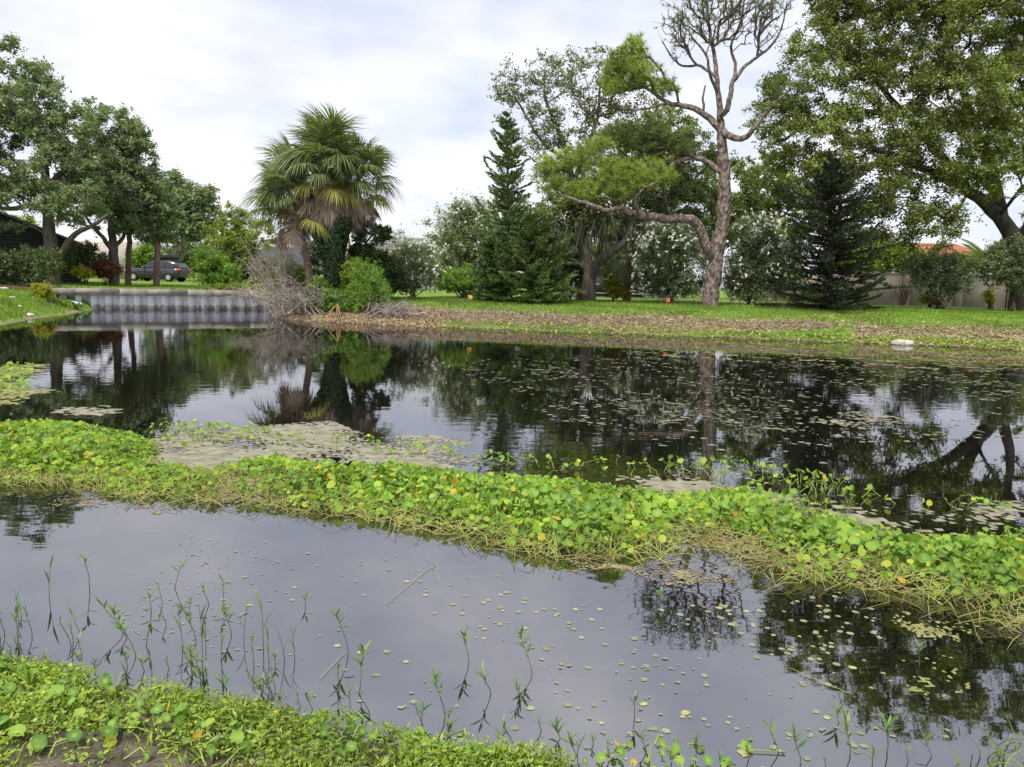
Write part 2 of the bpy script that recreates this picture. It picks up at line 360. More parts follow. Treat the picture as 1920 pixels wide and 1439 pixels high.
def seg_info(x, y):
    x = np.asarray(x, float); y = np.asarray(y, float); p = np.stack([x, y], -1)
    best = {}
    inside = np.zeros(x.shape, bool)
    n = len(SP)
    for i in range(n):
        a, b = SP[i], SP[(i + 1) % n]; ab = b - a
        t = np.clip(((p - a) @ ab) / (ab @ ab), 0, 1)
        d = np.linalg.norm(p - (a + t[..., None] * ab), axis=-1)
        k = ST[i]; best[k] = np.minimum(best[k], d) if k in best else d
        c = ((a[1] > y) != (b[1] > y)) & (x < (b[0] - a[0]) * (y - a[1]) / (b[1] - a[1] + 1e-12) + a[0])
        inside ^= c
    dmin = np.min(np.stack(list(best.values())), 0)
    sd = np.where(inside, -dmin, dmin)
    return sd, best
def height(x, y):
    sd, best = seg_info(x, y)
    tot = 0; wt = 0
    for k, d in best.items():
        w = 1.0 / (d + .08) ** 5
        tot = tot + w * np.interp(sd, *PROF[k]); wt = wt + w
    return tot / wt
def ground_z(x, y): return float(height(np.array([x]), np.array([y]))[0])
def base(px, py, Y):
    p = at_y(px, py, Y); p[2] = ground_z(p[0], p[1]); return p

def wob(x, y, s, ph=0):
    return (np.sin(x * s + 1.3 * np.sin(y * s * .7 + ph)) + np.sin(y * s * 1.37 + 2.1 * np.sin(x * s * .53 + 1.7 * ph)) + np.sin((x + y) * s * .61 + ph * 3.1)) / 3

gx = np.concatenate([np.linspace(-400, -45, 14), np.linspace(-40, -20, 26), np.arange(-19.6, 22, .27), np.linspace(22.5, 45, 26), np.linspace(60, 400, 14)])
gy = np.concatenate([np.linspace(-60, -4, 10), np.linspace(-3, 1.2, 16), np.arange(1.25, 4.2, .05), np.arange(4.3, 20.5, .35), np.arange(20.7, 37, .18), np.linspace(37.5, 60, 30), np.linspace(64, 130, 16), np.linspace(150, 900, 12)])
XX, YY = np.meshgrid(gx, gy)
ZZ = height(XX, YY)
sdG, bestG = seg_info(XX, YY)
fine = np.clip(1 - np.abs(sdG) / 6, 0, 1)
ZZ = ZZ + np.where(sdG > .02, (wob(XX, YY, 3.1) * .02 + wob(XX, YY, 8, 1) * .012) * np.clip(sdG * 2, 0, 1) * fine, 0)
ZZ = ZZ + np.where((np.abs(sdG) < 1.5) & (YY < 5) & (XX > -5), wob(XX, YY, 4.5, 2) * .014 + wob(XX, YY, 13, 4) * .010 + wob(XX, YY, 31, 6) * .005, 0)
ny, nx = XX.shape
idx = np.arange(nx * ny).reshape(ny, nx)
mbg = MB()
mbg.add(np.stack([XX, YY, ZZ], -1).reshape(-1, 3), np.stack([idx[:-1, :-1], idx[:-1, 1:], idx[1:, 1:], idx[1:, :-1]], -1).reshape(-1, 4))

# zone weights: what the ground IS there (turf, leaf litter, mud)
dn = {k: v for k, v in bestG.items()}
near_w = (dn['near'] < np.minimum(np.minimum(dn['far'], dn['left']), np.minimum(dn['wall'], dn['point']))).astype(float)
wobl = wob(XX, YY, 1.1, 3) * .45 + wob(XX, YY, 3.3, 4) * .25
turf = np.clip((sdG + wobl * .8 - 1.75) / .5, 0, 1)
low_turf = np.clip(1.2 - np.abs(sdG + wobl * .5 - .4) / .5, 0, 1) * np.clip((XX + 5) / 3, 0, 1) * (.6 + .4 * np.clip(wob(XX, YY, .9, 5) * 3, -1, 1))
low_turf = np.maximum(low_turf, (.42 + .35 * wob(XX, YY, 1.5, 8)) * np.clip((XX + 3) / 4, .1, 1) * np.clip((1.15 - sdG) / .3, .36, 1))
turf = np.maximum(turf, low_turf)
leftz = (dn['left'] < dn['near']) & (dn['left'] < dn['wall'])
turf = np.where(leftz, np.clip((sdG + wobl * .3) / .3, 0, 1), turf)
turf = np.where((dn['wall'] < 1.2) & (sdG > 0), 1, turf)
pointz = (dn['point'] < 2.6) & (dn['point'] < dn['far'] + 1.5) & (dn['point'] < dn['wall'])
turf = np.where(pointz, 0, turf)
turf = turf * (1 - near_w)
mud = np.where(near_w > 0, 1.0, np.where(sdG < 0, 1.0, 0.0))
zone = np.stack([turf, 1 - np.clip(turf + mud, 0, 1), mud, np.ones_like(mud)], -1).reshape(-1, 4)

def ground_material():
    m, nt = new_mat('ground'); l = nt.links.new
    out = nd(nt, 'ShaderNodeOutputMaterial'); pb = nd(nt, 'ShaderNodeBsdfPrincipled')
    pb.inputs['Roughness'].default_value = .9; pb.inputs['Specular IOR Level'].default_value = .2
    at = nd(nt, 'ShaderNodeAttribute', attribute_name='zone'); sep = nd(nt, 'ShaderNodeSeparateColor'); l(at.outputs['Color'], sep.inputs[0])
    tc = nd(nt, 'ShaderNodeTexCoord')
    def noise(s, d=5):
        n = nd(nt, 'ShaderNodeTexNoise'); n.inputs['Scale'].default_value = s; n.inputs['Detail'].default_value = d
        l(tc.outputs['Object'], n.inputs['Vector']); return n.outputs['Fac']
    r1 = ramp(nt, [(.3, (.085, .15, .022)), (.55, (.13, .21, .03)), (.75, (.20, .25, .05))]); l(noise(2.2), r1.inputs[0])
    r2 = ramp(nt, [(.3, (.08, .055, .035)), (.5, (.19, .14, .09)), (.7, (.32, .255, .17))]); l(noise(9, 8), r2.inputs[0])
    r3 = ramp(nt, [(.3, (.03, .024, .018)), (.5, (.07, .056, .043)), (.72, (.15, .125, .10))]); l(noise(7, 9), r3.inputs[0])
    m1 = nd(nt, 'ShaderNodeMix', data_type='RGBA'); l(sep.outputs[0], m1.inputs['Factor']); l(r2.outputs[0], m1.inputs['A']); l(r1.outputs[0], m1.inputs['B'])
    m2 = nd(nt, 'ShaderNodeMix', data_type='RGBA'); l(sep.outputs[2], m2.inputs['Factor']); l(m1.outputs['Result'], m2.inputs['A']); l(r3.outputs[0], m2.inputs['B'])
    l(m2.outputs['Result'], pb.inputs['Base Color'])
    b = nd(nt, 'ShaderNodeBump'); b.inputs['Distance'].default_value = .03; l(noise(25, 8), b.inputs['Height']); l(b.outputs[0], pb.inputs['Normal'])
    l(pb.outputs[0], out.inputs['Surface'])
    return m
ground = part('ground', mbg, ground_material(), smooth=True, kind='structure')
ca = ground.data.color_attributes.new('zone', 'FLOAT_COLOR', 'POINT'); ca.data.foreach_set('color', zone.astype(np.float32).ravel())
tag(ground, 'ground with far green lawn, brown leaf littered bank and near mud', 'ground')

def water_material():
    m, nt = new_mat('pond_water'); l = nt.links.new
    out = nd(nt, 'ShaderNodeOutputMaterial')
    tc = nd(nt, 'ShaderNodeTexCoord')
    mp = nd(nt, 'ShaderNodeMapping'); mp.inputs['Scale'].default_value = (1.0, 2.2, 1); l(tc.outputs['Object'], mp.inputs['Vector'])
    n1 = nd(nt, 'ShaderNodeTexNoise'); n1.inputs['Scale'].default_value = 2.6; n1.inputs['Detail'].default_value = 2; l(mp.outputs[0], n1.inputs['Vector'])
    n2 = nd(nt, 'ShaderNodeTexNoise'); n2.inputs['Scale'].default_value = .22; n2.inputs['Detail'].default_value = 2; l(tc.outputs['Object'], n2.inputs['Vector'])
    mr = nd(nt, 'ShaderNodeMapRange'); mr.inputs['From Min'].default_value = .42; mr.inputs['From Max'].default_value = .62; mr.inputs['To Min'].default_value = .1; mr.inputs['To Max'].default_value = 1
    l(n2.outputs['Fac'], mr.inputs['Value'])
    mu = nd(nt, 'ShaderNodeMath', operation='MULTIPLY'); l(n1.outputs['Fac'], mu.inputs[0]); l(mr.outputs[0], mu.inputs[1])
    b = nd(nt, 'ShaderNodeBump'); b.inputs['Distance'].default_value = .0019; b.inputs['Strength'].default_value = 1; l(mu.outputs[0], b.inputs['Height'])
    fr = nd(nt, 'ShaderNodeFresnel'); fr.inputs['IOR'].default_value = 3.7; l(b.outputs[0], fr.inputs['Normal'])
    gl = nd(nt, 'ShaderNodeBsdfGlossy'); gl.inputs['Roughness'].default_value = .015; gl.inputs['Color'].default_value = (.97, .97, 1, 1); l(b.outputs[0], gl.inputs['Normal'])
    df = nd(nt, 'ShaderNodeBsdfDiffuse'); df.inputs['Color'].default_value = (.014, .013, .011, 1)
    tr = nd(nt, 'ShaderNodeBsdfTransparent'); tr.inputs['Color'].default_value = (.80, .74, .60, 1)
    m1 = nd(nt, 'ShaderNodeMixShader'); m1.inputs[0].default_value = .72; l(df.outputs[0], m1.inputs[1]); l(tr.outputs[0], m1.inputs[2])
    m2 = nd(nt, 'ShaderNodeMixShader'); l(fr.outputs[0], m2.inputs[0]); l(m1.outputs[0], m2.inputs[1]); l(gl.outputs[0], m2.inputs[2])
    l(m2.outputs[0], out.inputs['Surface'])
    return m
mbw = MB()
mbw.add([[-22, .0, 0], [32, -1.5, 0], [32, 38, 0], [-22, 38, 0]], [[0, 1, 2, 3]])
water = part('pond_water', mbw, water_material(), kind='structure')
tag(water, 'dark still pond water reflecting trees and sky', 'water')

# ------------------------------------------------------------------ helpers for plants
def in_poly(x, y, P):
    P = np.asarray(P, float); ins = np.zeros(np.shape(x), bool); n = len(P)
    for i in range(n):
        a, b = P[i], P[(i + 1) % n]
        ins ^= ((a[1] > y) != (b[1] > y)) & (x < (b[0] - a[0]) * (y - a[1]) / (b[1] - a[1] + 1e-12) + a[0])
    return ins
def sample_poly(P, n):
    P = np.asarray(P, float); lo, hi = P.min(0), P.max(0); o = []
    c = 0
    while c < n:
        q = lo + rng.random((n * 2, 2)) * (hi - lo); q = q[in_poly(q[:, 0], q[:, 1], P)]
        o.append(q); c += len(q)
    return np.concatenate(o)[:n]
def lobes_px(lst, Y):
    """(px, py, rx px, ry px, depth offset m, depth radius m) -> world ellipsoids"""
    out = []
    for t in lst:
        px, py, rx, ry = t[:4]; dy = t[4] if len(t) > 4 else 0; k = m_per_px(Y + dy)
        rd = t[5] if len(t) > 5 else .5 * (rx + ry) * k
        out.append((at_y(px, py, Y + dy), np.array([rx * k, rd, ry * k])))
    return out
def clumps_in(lobes, n, shell=.55):
    vol = np.array([np.prod(l[1]) ** .75 for l in lobes]); cnt = np.maximum(3, (n * vol / vol.sum()).astype(int))
    C = []
    for (c, r), k in zip(lobes, cnt):
        d = unit(rng.normal(size=(k, 3)))
        rad = (shell + (1.03 - shell) * rng.random(k) ** .7) * (1 + .10 * rng.normal(size=k))
        C.append(c + d * rad[:, None] * r)
    return np.concatenate(C)
class Skel:
    """main limbs given by hand, finer branches grown out to every leaf clump"""
    def __init__(s): s.P = []; s.L = []; s.par = []; s.branches = []
    def limb(s, pts, r0, r1, attach=None, sub=4, jit=.0):
        pts = np.asarray(pts, float)
        n = (len(pts) - 1) * sub + 1; t = np.linspace(0, len(pts) - 1, n)
        # Catmull-Rom
        ext = np.vstack([2 * pts[0] - pts[1], pts, 2 * pts[-1] - pts[-2]])
        i = np.minimum(t.astype(int), len(pts) - 2); u = (t - i)[:, None]
        p0, p1, p2, p3 = ext[i], ext[i + 1], ext[i + 2], ext[i + 3]
        Q = .5 * (2 * p1 + (p2 - p0) * u + (2 * p0 - 5 * p1 + 4 * p2 - p3) * u ** 2 + (3 * p1 - p0 - 3 * p2 + p3) * u ** 3)
        if jit: Q[1:-1] += rng.normal(size=(n - 2, 3)) * jit
        start = 0.0
        if s.P and attach is not False:
            A = np.array(s.P); j = np.argmin(np.linalg.norm(A - Q[0], axis=1)); start = s.L[j]
        seg = np.concatenate([[0], np.cumsum(np.linalg.norm(np.diff(Q, axis=0), axis=1))])
        k0 = len(s.P)
        s.P += list(Q); s.L += list(start + seg)
        s.branches.append((Q, np.linspace(r0, r1, n), None))
        return Q
    def grow(s, T, r_tip=.008, bf=.35, curl=.12, skip=0, rmax=.09):
        P = np.array(s.P); Lp = np.array(s.L); nb0 = len(P)
        root = P[0]
        T = T[np.argsort(np.linalg.norm(T - root, axis=1))]
        nodesP = list(P); nodesL = list(Lp); br = []   # br: list of (parent node, node ids)
        parent_of = [-1] * len(P); 
        bufP = np.zeros((len(P) + len(T) * 5 + 5, 3)); bufP[:len(P)] = P
        bufL = np.zeros(len(bufP)); bufL[:len(P)] = Lp
        if skip: bufL[:skip] += 1e6
        n = len(P)
        for t in T:
            d = np.linalg.norm(bufP[:n] - t, axis=1)
            j = int(np.argmin(d + bf * bufL[:n]))
            a = bufP[j]; dist = d[j]
            if dist < .05: continue
            m = 2 if dist < .6 else (3 if dist < 1.6 else 4)
            u = np.arange(1, m + 1) / m
            bow = rng.normal(size=3) * curl * dist; bow[2] += .10 * dist * (curl > .07)
            pts = a + (t - a) * u[:, None] + bow * (4 * u * (1 - u))[:, None] * .5
            ids = list(range(n, n + m))
            bufP[n:n + m] = pts
            bufL[n:n + m] = bufL[j] % 1e6 + dist * u
            parent_of += [j] + ids[:-1]
            br.append((j, ids)); n += m
        cnt = np.zeros(n)
        for j, ids in br: cnt[ids[-1]] += 1
        for k in range(n - 1, nb0 - 1, -1):
            if parent_of[k] >= 0: cnt[parent_of[k]] += cnt[k]
        for j, ids in br:
            pts = np.vstack([bufP[j], bufP[ids]])
            r = np.minimum(r_tip * np.maximum(cnt[ids], 1) ** .5, rmax)
            r = np.concatenate([[r[0] * 1.1], r]); r[-1] *= .5 if cnt[ids[-1]] <= 1 else 1
            s.branches.append((pts, r, 1))
    def build(s, mb_main, mb_fine, k_main=9, k_fine=4):
        for Q, r, fine_ in s.branches:
            (mb_fine if fine_ else mb_main).tube(Q, r, k_fine if fine_ else k_main)
def foliage(C, n_per, rad, Lh, Wh, flat=.7, up=.5, droop=0.0, vary=.35):
    """leaves spread round clump centres C"""
    k = len(C); per = np.maximum(4, (n_per * np.exp(rng.normal(size=k) * .35)).astype(int))
    i = np.repeat(np.arange(k), per); n = len(i)
    K = 11; sp_ = unit(rng.normal(size=(k, K, 3)) + np.array([0, 0, .15])) * (rad * (.6 + .8 * rng.random((k, K, 1)))); sp_[..., 2] *= flat
    off = sp_[i, rng.integers(K, size=n)] * (rng.random(n) ** .7)[:, None] + rng.normal(size=(n, 3)) * rad * .15
    A = rand_dirs(n, -droop, .8); B = perp(A)
    # leaf faces tend upward
    N = unit(np.cross(A, B) + np.array([0, 0, up])); B = unit(np.cross(N, A)); A = unit(np.cross(B, N))
    s_ = np.exp(rng.normal(size=n) * vary * .6)
    return C[i] + off, A, B, Lh * s_, Wh * s_
def tree(name, label, cat, bpx, Y, limbs, lobes, n_cl, n_per, rad, leaf, bark, lmat, group=None, extra=None, bf=.35, r_tip=.008, up=.5, flat=.7, shell=.5, droop=0, rmax=.09, skip=0, gap=None):
    """limbs: list of (list of (px,py,dY), r0, r1); the first starts at the base"""
    b = base(bpx[0], bpx[1], Y); b[2] -= .06
    root = thing(name, label, cat, b, group)
    sk = Skel()
    for q, (pts, r0, r1) in enumerate(limbs):
        W = [at_y(p[0], p[1], Y + (p[2] if len(p) > 2 else 0)) for p in pts]
        if q == 0: W[0] = b
        sk.limb(W, r0, r1, jit=.012)
    T = clumps_in(lobes_px(lobes, Y), n_cl, shell)
    T = T[T[:, 2] > b[2] + .25]
    if gap is not None: T = T[gap(T)]
    sk.grow(T, r_tip, bf, skip=skip, rmax=rmax)
    m1, m2, m3 = MB(), MB(), MB()
    sk.build(m1, m2)
    # root flare
    part('trunk', m1, MT[bark], root, smooth=True)
    part('branches', m2, MT[bark], root, smooth=True, kind='stuff')
    m3.leaves(*foliage(T, n_per, rad, leaf[0], leaf[1], flat, up, droop))
    part('crown', m3, MT[lmat], root, kind='stuff')
    return root, T, sk
def bush(name, label, cat, bpx, Y, lobes, n_cl, n_per, rad, leaf, lmat, bark='bark_dark', stems=7, group=None, flowers=0, flat=.9, up=.4, shell=.3, fl=(.055, .05), droop=0):
    b = base(bpx[0], bpx[1], Y); b[2] -= .04
    root = thing(name, label, cat, b, group)
    LB = lobes_px(lobes, Y)
    T = clumps_in(LB, n_cl, shell); T = T[T[:, 2] > b[2] + .06]
    sk = Skel(); top = T[:, 2].max()
    cc = T.mean(0)
    for i in range(stems):
        a = rng.random() * 2 * np.pi; s = b + np.array([math.cos(a), math.sin(a), 0]) * .15 * rng.random()
        e = T[rng.integers(len(T))]; mid = s * .55 + e * .45 + np.array([0, 0, .15]) + rng.normal(size=3) * .06
        sk.limb([s, mid, s * .2 + e * .8], .022, .010)
    sk.grow(T, .004, .3, rmax=.02)
    m1, m3 = MB(), MB()
    sk.build(m1, m1, 5, 3)
    part('stems', m1, MT[bark], root, smooth=True, kind='stuff')
    m3.leaves(*foliage(T, n_per, rad, leaf[0], leaf[1], flat, up, droop))
    part('foliage', m3, MT[lmat], root, kind='stuff')
    if flowers:
        mf = MB()
        d = T - cc; key = np.linalg.norm(d / (np.abs(d).max(0) + .1), axis=1) + .25 * (d[:, 2] / (np.abs(d[:, 2]).max() + .1)) + rng.random(len(T)) * .4
        pick = T[np.argsort(-key)[:max(10, int(len(T) * .5))]]
        C = pick[rng.integers(len(pick), size=flowers)] + rng.normal(size=(flowers, 3)) * rad * .55
        C = C + unit(C - cc) * rad * .75
        i = np.repeat(np.arange(flowers), 4); A = rand_dirs(len(i), .2); B = perp(A)
        mf.leaves(C[i] + A * fl[0] * .8, A, B, np.full(len(i), fl[0]), np.full(len(i), fl[1] * .7))
        part('flowers', mf, MT['flower'], root, kind='stuff')
    return root, T

# ------------------------------------------------------------------ seawall
wa, wb = np.array([-17.8, 29.2]), np.array([-9.6, 35.3])
wdir = (wb - wa) / np.linalg.norm(wb - wa); wn_ = np.array([wdir[1], -wdir[0]])   # normal towards the pond
wlen = np.linalg.norm(wb - wa); wrz = math.atan2(wdir[1], wdir[0])
wall = thing('seawall', 'grey corrugated sheet seawall with concrete cap across the far left water', 'seawall', (wa[0], wa[1], -.4))
PIT = .52
prof = np.array([[0, 0], [.20, 0], [.25, -.26], [.47, -.26], [PIT, 0]])
mbp = MB()
W3 = lambda s, d, z: np.array([s * wdir[0] + d * wn_[0], s * wdir[1] + d * wn_[1], z])
pv = [W3(a, b, z) for z in (-.5, .56) for a, b in prof]
mbp.add(pv, [[i, i + 1, 6 + i, 5 + i] for i in range(4)])
def stained(mat):
    nt = mat.node_tree; l = nt.links.new; pb = [n for n in nt.nodes if n.type == 'BSDF_PRINCIPLED'][0]; src = pb.inputs['Base Color'].links[0].from_socket
    g = nd(nt, 'ShaderNodeNewGeometry'); sp_ = nd(nt, 'ShaderNodeSeparateXYZ'); l(g.outputs['Position'], sp_.inputs[0])
    nz = nd(nt, 'ShaderNodeTexNoise'); nz.inputs['Scale'].default_value = 2.5; mp = nd(nt, 'ShaderNodeMapping'); mp.inputs['Scale'].default_value = (3, 3, .5); l(g.outputs['Position'], mp.inputs[0]); l(mp.outputs[0], nz.inputs['Vector'])
    ad = nd(nt, 'ShaderNodeMath', operation='MULTIPLY_ADD'); l(nz.outputs['Fac'], ad.inputs[0]); ad.inputs[1].default_value = -.45; l(sp_.outputs['Z'], ad.inputs[2])
    mr = nd(nt, 'ShaderNodeMapRange'); mr.inputs['From Min'].default_value = -.12; mr.inputs['From Max'].default_value = -.02; mr.inputs['To Min'].default_value = .75; mr.inputs['To Max'].default_value = 0; l(ad.outputs[0], mr.inputs['Value'])
    mx = nd(nt, 'ShaderNodeMix', data_type='RGBA'); l(mr.outputs[0], mx.inputs['Factor']); l(src, mx.inputs['A']); mx.inputs['B'].default_value = (.14, .13, .09, 1); l(mx.outputs['Result'], pb.inputs['Base Color'])
stained(MT['vinyl'])
me_panel = mbp.mesh('panel', MT['vinyl'])
for i in range(int(wlen / PIT)):
    q = wa + wdir * i * PIT + wn_ * .16
    inst('panel', me_panel, wall, (q[0], q[1], 0))
nb = 4
mcap = MB(); mcap.box((0, 0, 0), (wlen / nb - .012, .52, .27), wrz)
me_cap = mcap.mesh('cap_block', MT['concrete'])
for i in range(nb):
    q = wa + wdir * (i + .5) * wlen / nb + wn_ * .03
    inst('cap_block', me_cap, wall, (q[0], q[1], .675))
mh = MB(); th = np.arange(8) * np.pi / 4
mh.add([W3(.035 * math.cos(t), 0, .035 * math.sin(t)) for t in th], [list(range(8))])
me_h = mh.mesh('weep_hole', MT['white'])
for s_ in (1.88, 2.92, 4.99, 6.04, 7.08):
    q = wa + wdir * (s_ - .02) + wn_ * (-.08)
    inst('weep_hole', me_h, wall, (q[0], q[1], .38))

# ------------------------------------------------------------------ houses and walls
def dark_house():
    # the right-hand corner; the front runs left and towards the camera
    c0 = base(146, 515, 41); z0 = c0[2] - .1; e = np.array([-.87, -.493, 0]); n_ = np.array([-.493, .87, 0])
    h = thing('dark_house', 'charcoal clapboard house with sloping roof edge behind the left oak', 'house', (c0[0] - 4, c0[1], z0))
    def s_of(px, py):          # where the ray meets the front wall
        d = ray(px, py); A_ = np.array([[d[0], -e[0]], [d[1], -e[1]]]); t, q = np.linalg.solve(A_, c0[:2] - CAM[:2]); return q, CAM[2] + d[2] * t
    s1, z1 = s_of(146, 458); s2, z2 = s_of(20, 409); sl = (z2 - z1) / (s2 - s1)
    roofz = lambda q: z1 + sl * (q - s1)
    pt = lambda q, d, z: np.array([c0[0], c0[1], 0]) + e * q + n_ * d + np.array([0, 0, z])
    SL = 9.0
    m = MB(); m.prism([pt(0, .12, z0), pt(0, .12, roofz(0) - .08), pt(SL, .12, roofz(SL) - .08), pt(SL, .12, z0)], n_ * 9); part('wall', m, MT['siding'], h)
    z = z0 + .05; ph = .18
    while z < roofz(SL) - .3:
        q0 = 0 if z + ph + .1 < roofz(0) else (z + ph + .1 - z1) / sl + s1
        if q0 > SL - .4: break
        m = MB(); m.add([pt(SL, .11, z + ph), pt(SL, .05, z), pt(q0, .05, z), pt(q0, .11, z + ph), pt(SL, .12, z), pt(q0, .12, z)], [[0, 1, 2, 3], [1, 4, 5, 2]])
        part('plank', m, MT['siding'], h); z += ph
    m = MB(); m.prism([pt(-.3, -.3, roofz(-.3)), pt(-.3, -.3, roofz(-.3) + .13), pt(SL, -.3, roofz(SL) + .13), pt(SL, -.3, roofz(SL))], n_ * 9.6); part('roof', m, MT['roof_dark'], h)
    m = MB(); m.box(pt(-.02, .06, (z0 + roofz(0)) / 2 - .05), (.12, .14, roofz(0) - z0 - .12), math.atan2(e[1], e[0])); part('corner_board', m, MT['siding'], h)
dark_house()

def block_house(name, label, x0, x1, ybase, ztop, Y, depth, wallm, roofm=None, ridge=0, gable='side', win=0, over=.4):
    a = base(x0, ybase, Y); b_ = base(x1, ybase, Y); z0 = min(a[2], b_[2]) - .1
    xa, xb = a[0], b_[0]
    h = thing(name, label, 'house', ((xa + xb) / 2, Y + depth / 2, z0))
    m = MB(); m.box(((xa + xb) / 2, Y + depth / 2, (z0 + ztop) / 2), (xb - xa, depth, ztop - z0)); part('wall', m, MT[wallm], h)
    if roofm:
        m = MB(); ym = Y + depth / 2
        if gable == 'side':     # ridge runs left-right, slope faces the camera
            P = [[xa - over, Y - over, ztop], [xa - over, ym, ztop + ridge], [xa - over, Y + depth + over, ztop], [xa - over, Y + depth + over, ztop - .15], [xa - over, ym, ztop + ridge - .18], [xa - over, Y - over, ztop - .15]]
            m.prism(P, (xb - xa + 2 * over, 0, 0)); part('roof', m, MT[roofm], h)
            for x in (xa + .01, xb - .11):
                m = MB(); m.prism([[x, Y + .05, ztop - .1], [x, ym, ztop + ridge - .22], [x, Y + depth - .05, ztop - .1]], (.1, 0, 0)); part('gable', m, MT[wallm], h)
        else:
            xm = (xa + xb) / 2
            P = [[xa - over, Y - over, ztop], [xm, Y - over, ztop + ridge], [xb + over, Y - over, ztop], [xb + over, Y - over, ztop - .18], [xm, Y - over, ztop + ridge - .2], [xa - over, Y - over, ztop - .18]]
            m.prism(P, (0, depth + 2 * over, 0)); part('roof', m, MT[roofm], h)
            m = MB(); m.prism([[xa + .02, Y - .02, ztop - .12], [xb - .02, Y - .02, ztop - .12], [xm, Y - .02, ztop + ridge - .25]], (0, .1, 0)); part('gable', m, MT[wallm], h)
            m = MB()
            for sgn, xe in ((-1, xa - over), (1, xb + over)):
                m.prism([[xe, Y - over - .04, ztop - .22], [xe, Y - over - .04, ztop - .02], [xm, Y - over - .04, ztop + ridge - .05], [xm, Y - over - .04, ztop + ridge - .25]], (0, .035, 0))
            part('fascia', m, MT['white'], h)
    for i in range(win):
        xw = xa + (xb - xa) * (i + .6) / (win + .2); zc = z0 + (ztop - z0) * .58
        m = MB(); m.box((xw, Y - .03, zc), (1.15, .08, 1.25)); w = part('window', m, MT['white'], h)
        m = MB(); m.box((xw, Y - .06, zc), (.95, .05, 1.05)); part('pane', m, MT['glass'], w)
    return h, (xa, xb, z0)

def ztop_at(px, py, Y): return at_y(px, py, Y)[2]
block_house('beige_building', 'plain beige building beyond the black car and left oaks', 138, 268, 520, ztop_at(200, 453, 76), 76, 10, 'beige_far')
block_house('dark_roofed_house', 'house with dark grey shingle roof behind the dead brush', 470, 590, 530, ztop_at(540, 503, 58), 58, 9, 'white', 'roof_dark', 1.7, 'side')
block_house('grey_roofed_house', 'two storey grey roofed house behind the flowering shrubs', 690, 790, 530, ztop_at(760, 469, 70), 70, 10, 'white', 'roof_grey', 1.35, 'side', 2)
block_house('pale_gabled_house', 'pale blue house with white edged gable beside the grey roof', 782, 850, 530, ztop_at(800, 470, 69), 67.5, 10, 'paleblue', 'roof_grey', 1.6, 'front', 1)
block_house('red_roofed_house', 'house with red tile roof and white gable behind the beige wall', 1715, 1835, 560, ztop_at(1770, 478, 58), 58, 9, 'paleblue', 'roof_red', 1.1, 'side')
block_house('small_white_house', 'white house seen between the oak and the flowering shrub', 1160, 1275, 550, ztop_at(1210, 478, 52), 52, 8, 'white', 'roof_grey', 1.4, 'side', 2)

def beige_wall():
    Ya = 41
    a = at_y(1400, 560, Ya); b_ = at_y(1990, 575, Ya)
    z0 = ground_z(a[0], Ya) - .1; H_ = 1.72
    w = thing('garden_wall', 'long beige stucco garden wall behind the right lawn', 'wall', ((a[0] + b_[0]) / 2, Ya, z0))
    n = 6; W_ = (b_[0] - a[0]) / n
    mp_ = MB(); mp_.box((0, 0, H_ / 2), (W_ - .34, .16, H_)); me1 = mp_.mesh('panel', MT['beige'])
    mq = MB(); mq.box((0, 0, (H_ + .12) / 2), (.36, .34, H_ + .12)); mq.box((0, 0, H_ + .15), (.46, .44, .09)); me2 = mq.mesh('pillar', MT['beige'])
    mc = MB(); mc.box((0, 0, H_ + .035), (W_ - .37, .24, .065)); me3 = mc.mesh('coping', MT['beige'])
    for i in range(n):
        x = a[0] + (i + .5) * W_
        inst('panel', me1, w, (x, Ya, z0)); inst('coping', me3, w, (x, Ya, z0))
    for i in range(n + 1): inst('pillar', me2, w, (a[0] + i * W_, Ya, z0))
beige_wall()
def pool_fence():
    Y = 44
    a = at_y(1095, 550, Y); b_ = at_y(1225, 552, Y); z0 = ground_z(a[0], Y) - .03; H_ = 1.45
    f = thing('metal_fence', 'dark metal fence behind the multi stemmed oak', 'fence', ((a[0] + b_[0]) / 2, Y, z0))
    mr = MB(); mr.box((0, 0, 0), (b_[0] - a[0], .04, .05)); mer = mr.mesh('rail', MT['white'])
    for z in (.25, .75, 1.4): inst('rail', mer, f, ((a[0] + b_[0]) / 2, Y, z0 + z))
    mk = MB(); mk.box((0, 0, H_ / 2), (.025, .025, H_)); mek = mk.mesh('picket', MT['fence_dark'])
    for x in np.arange(a[0], b_[0], .13): inst('picket', mek, f, (x, Y + .03, z0))
    ms = MB(); ms.box((0, 0, H_ / 2), (.08, .08, H_)); mes = ms.mesh('post', MT['fence_dark'])
    for x in np.linspace(a[0], b_[0], 4): inst('post', mes, f, (x, Y + .08, z0))
    m = MB(); m.box(((a[0] + b_[0]) / 2, Y + 3, z0 + .75), (b_[0] - a[0], .1, 1.5))
    s = part('dark_screen', m, MT['fence_dark'], f)
pool_fence()

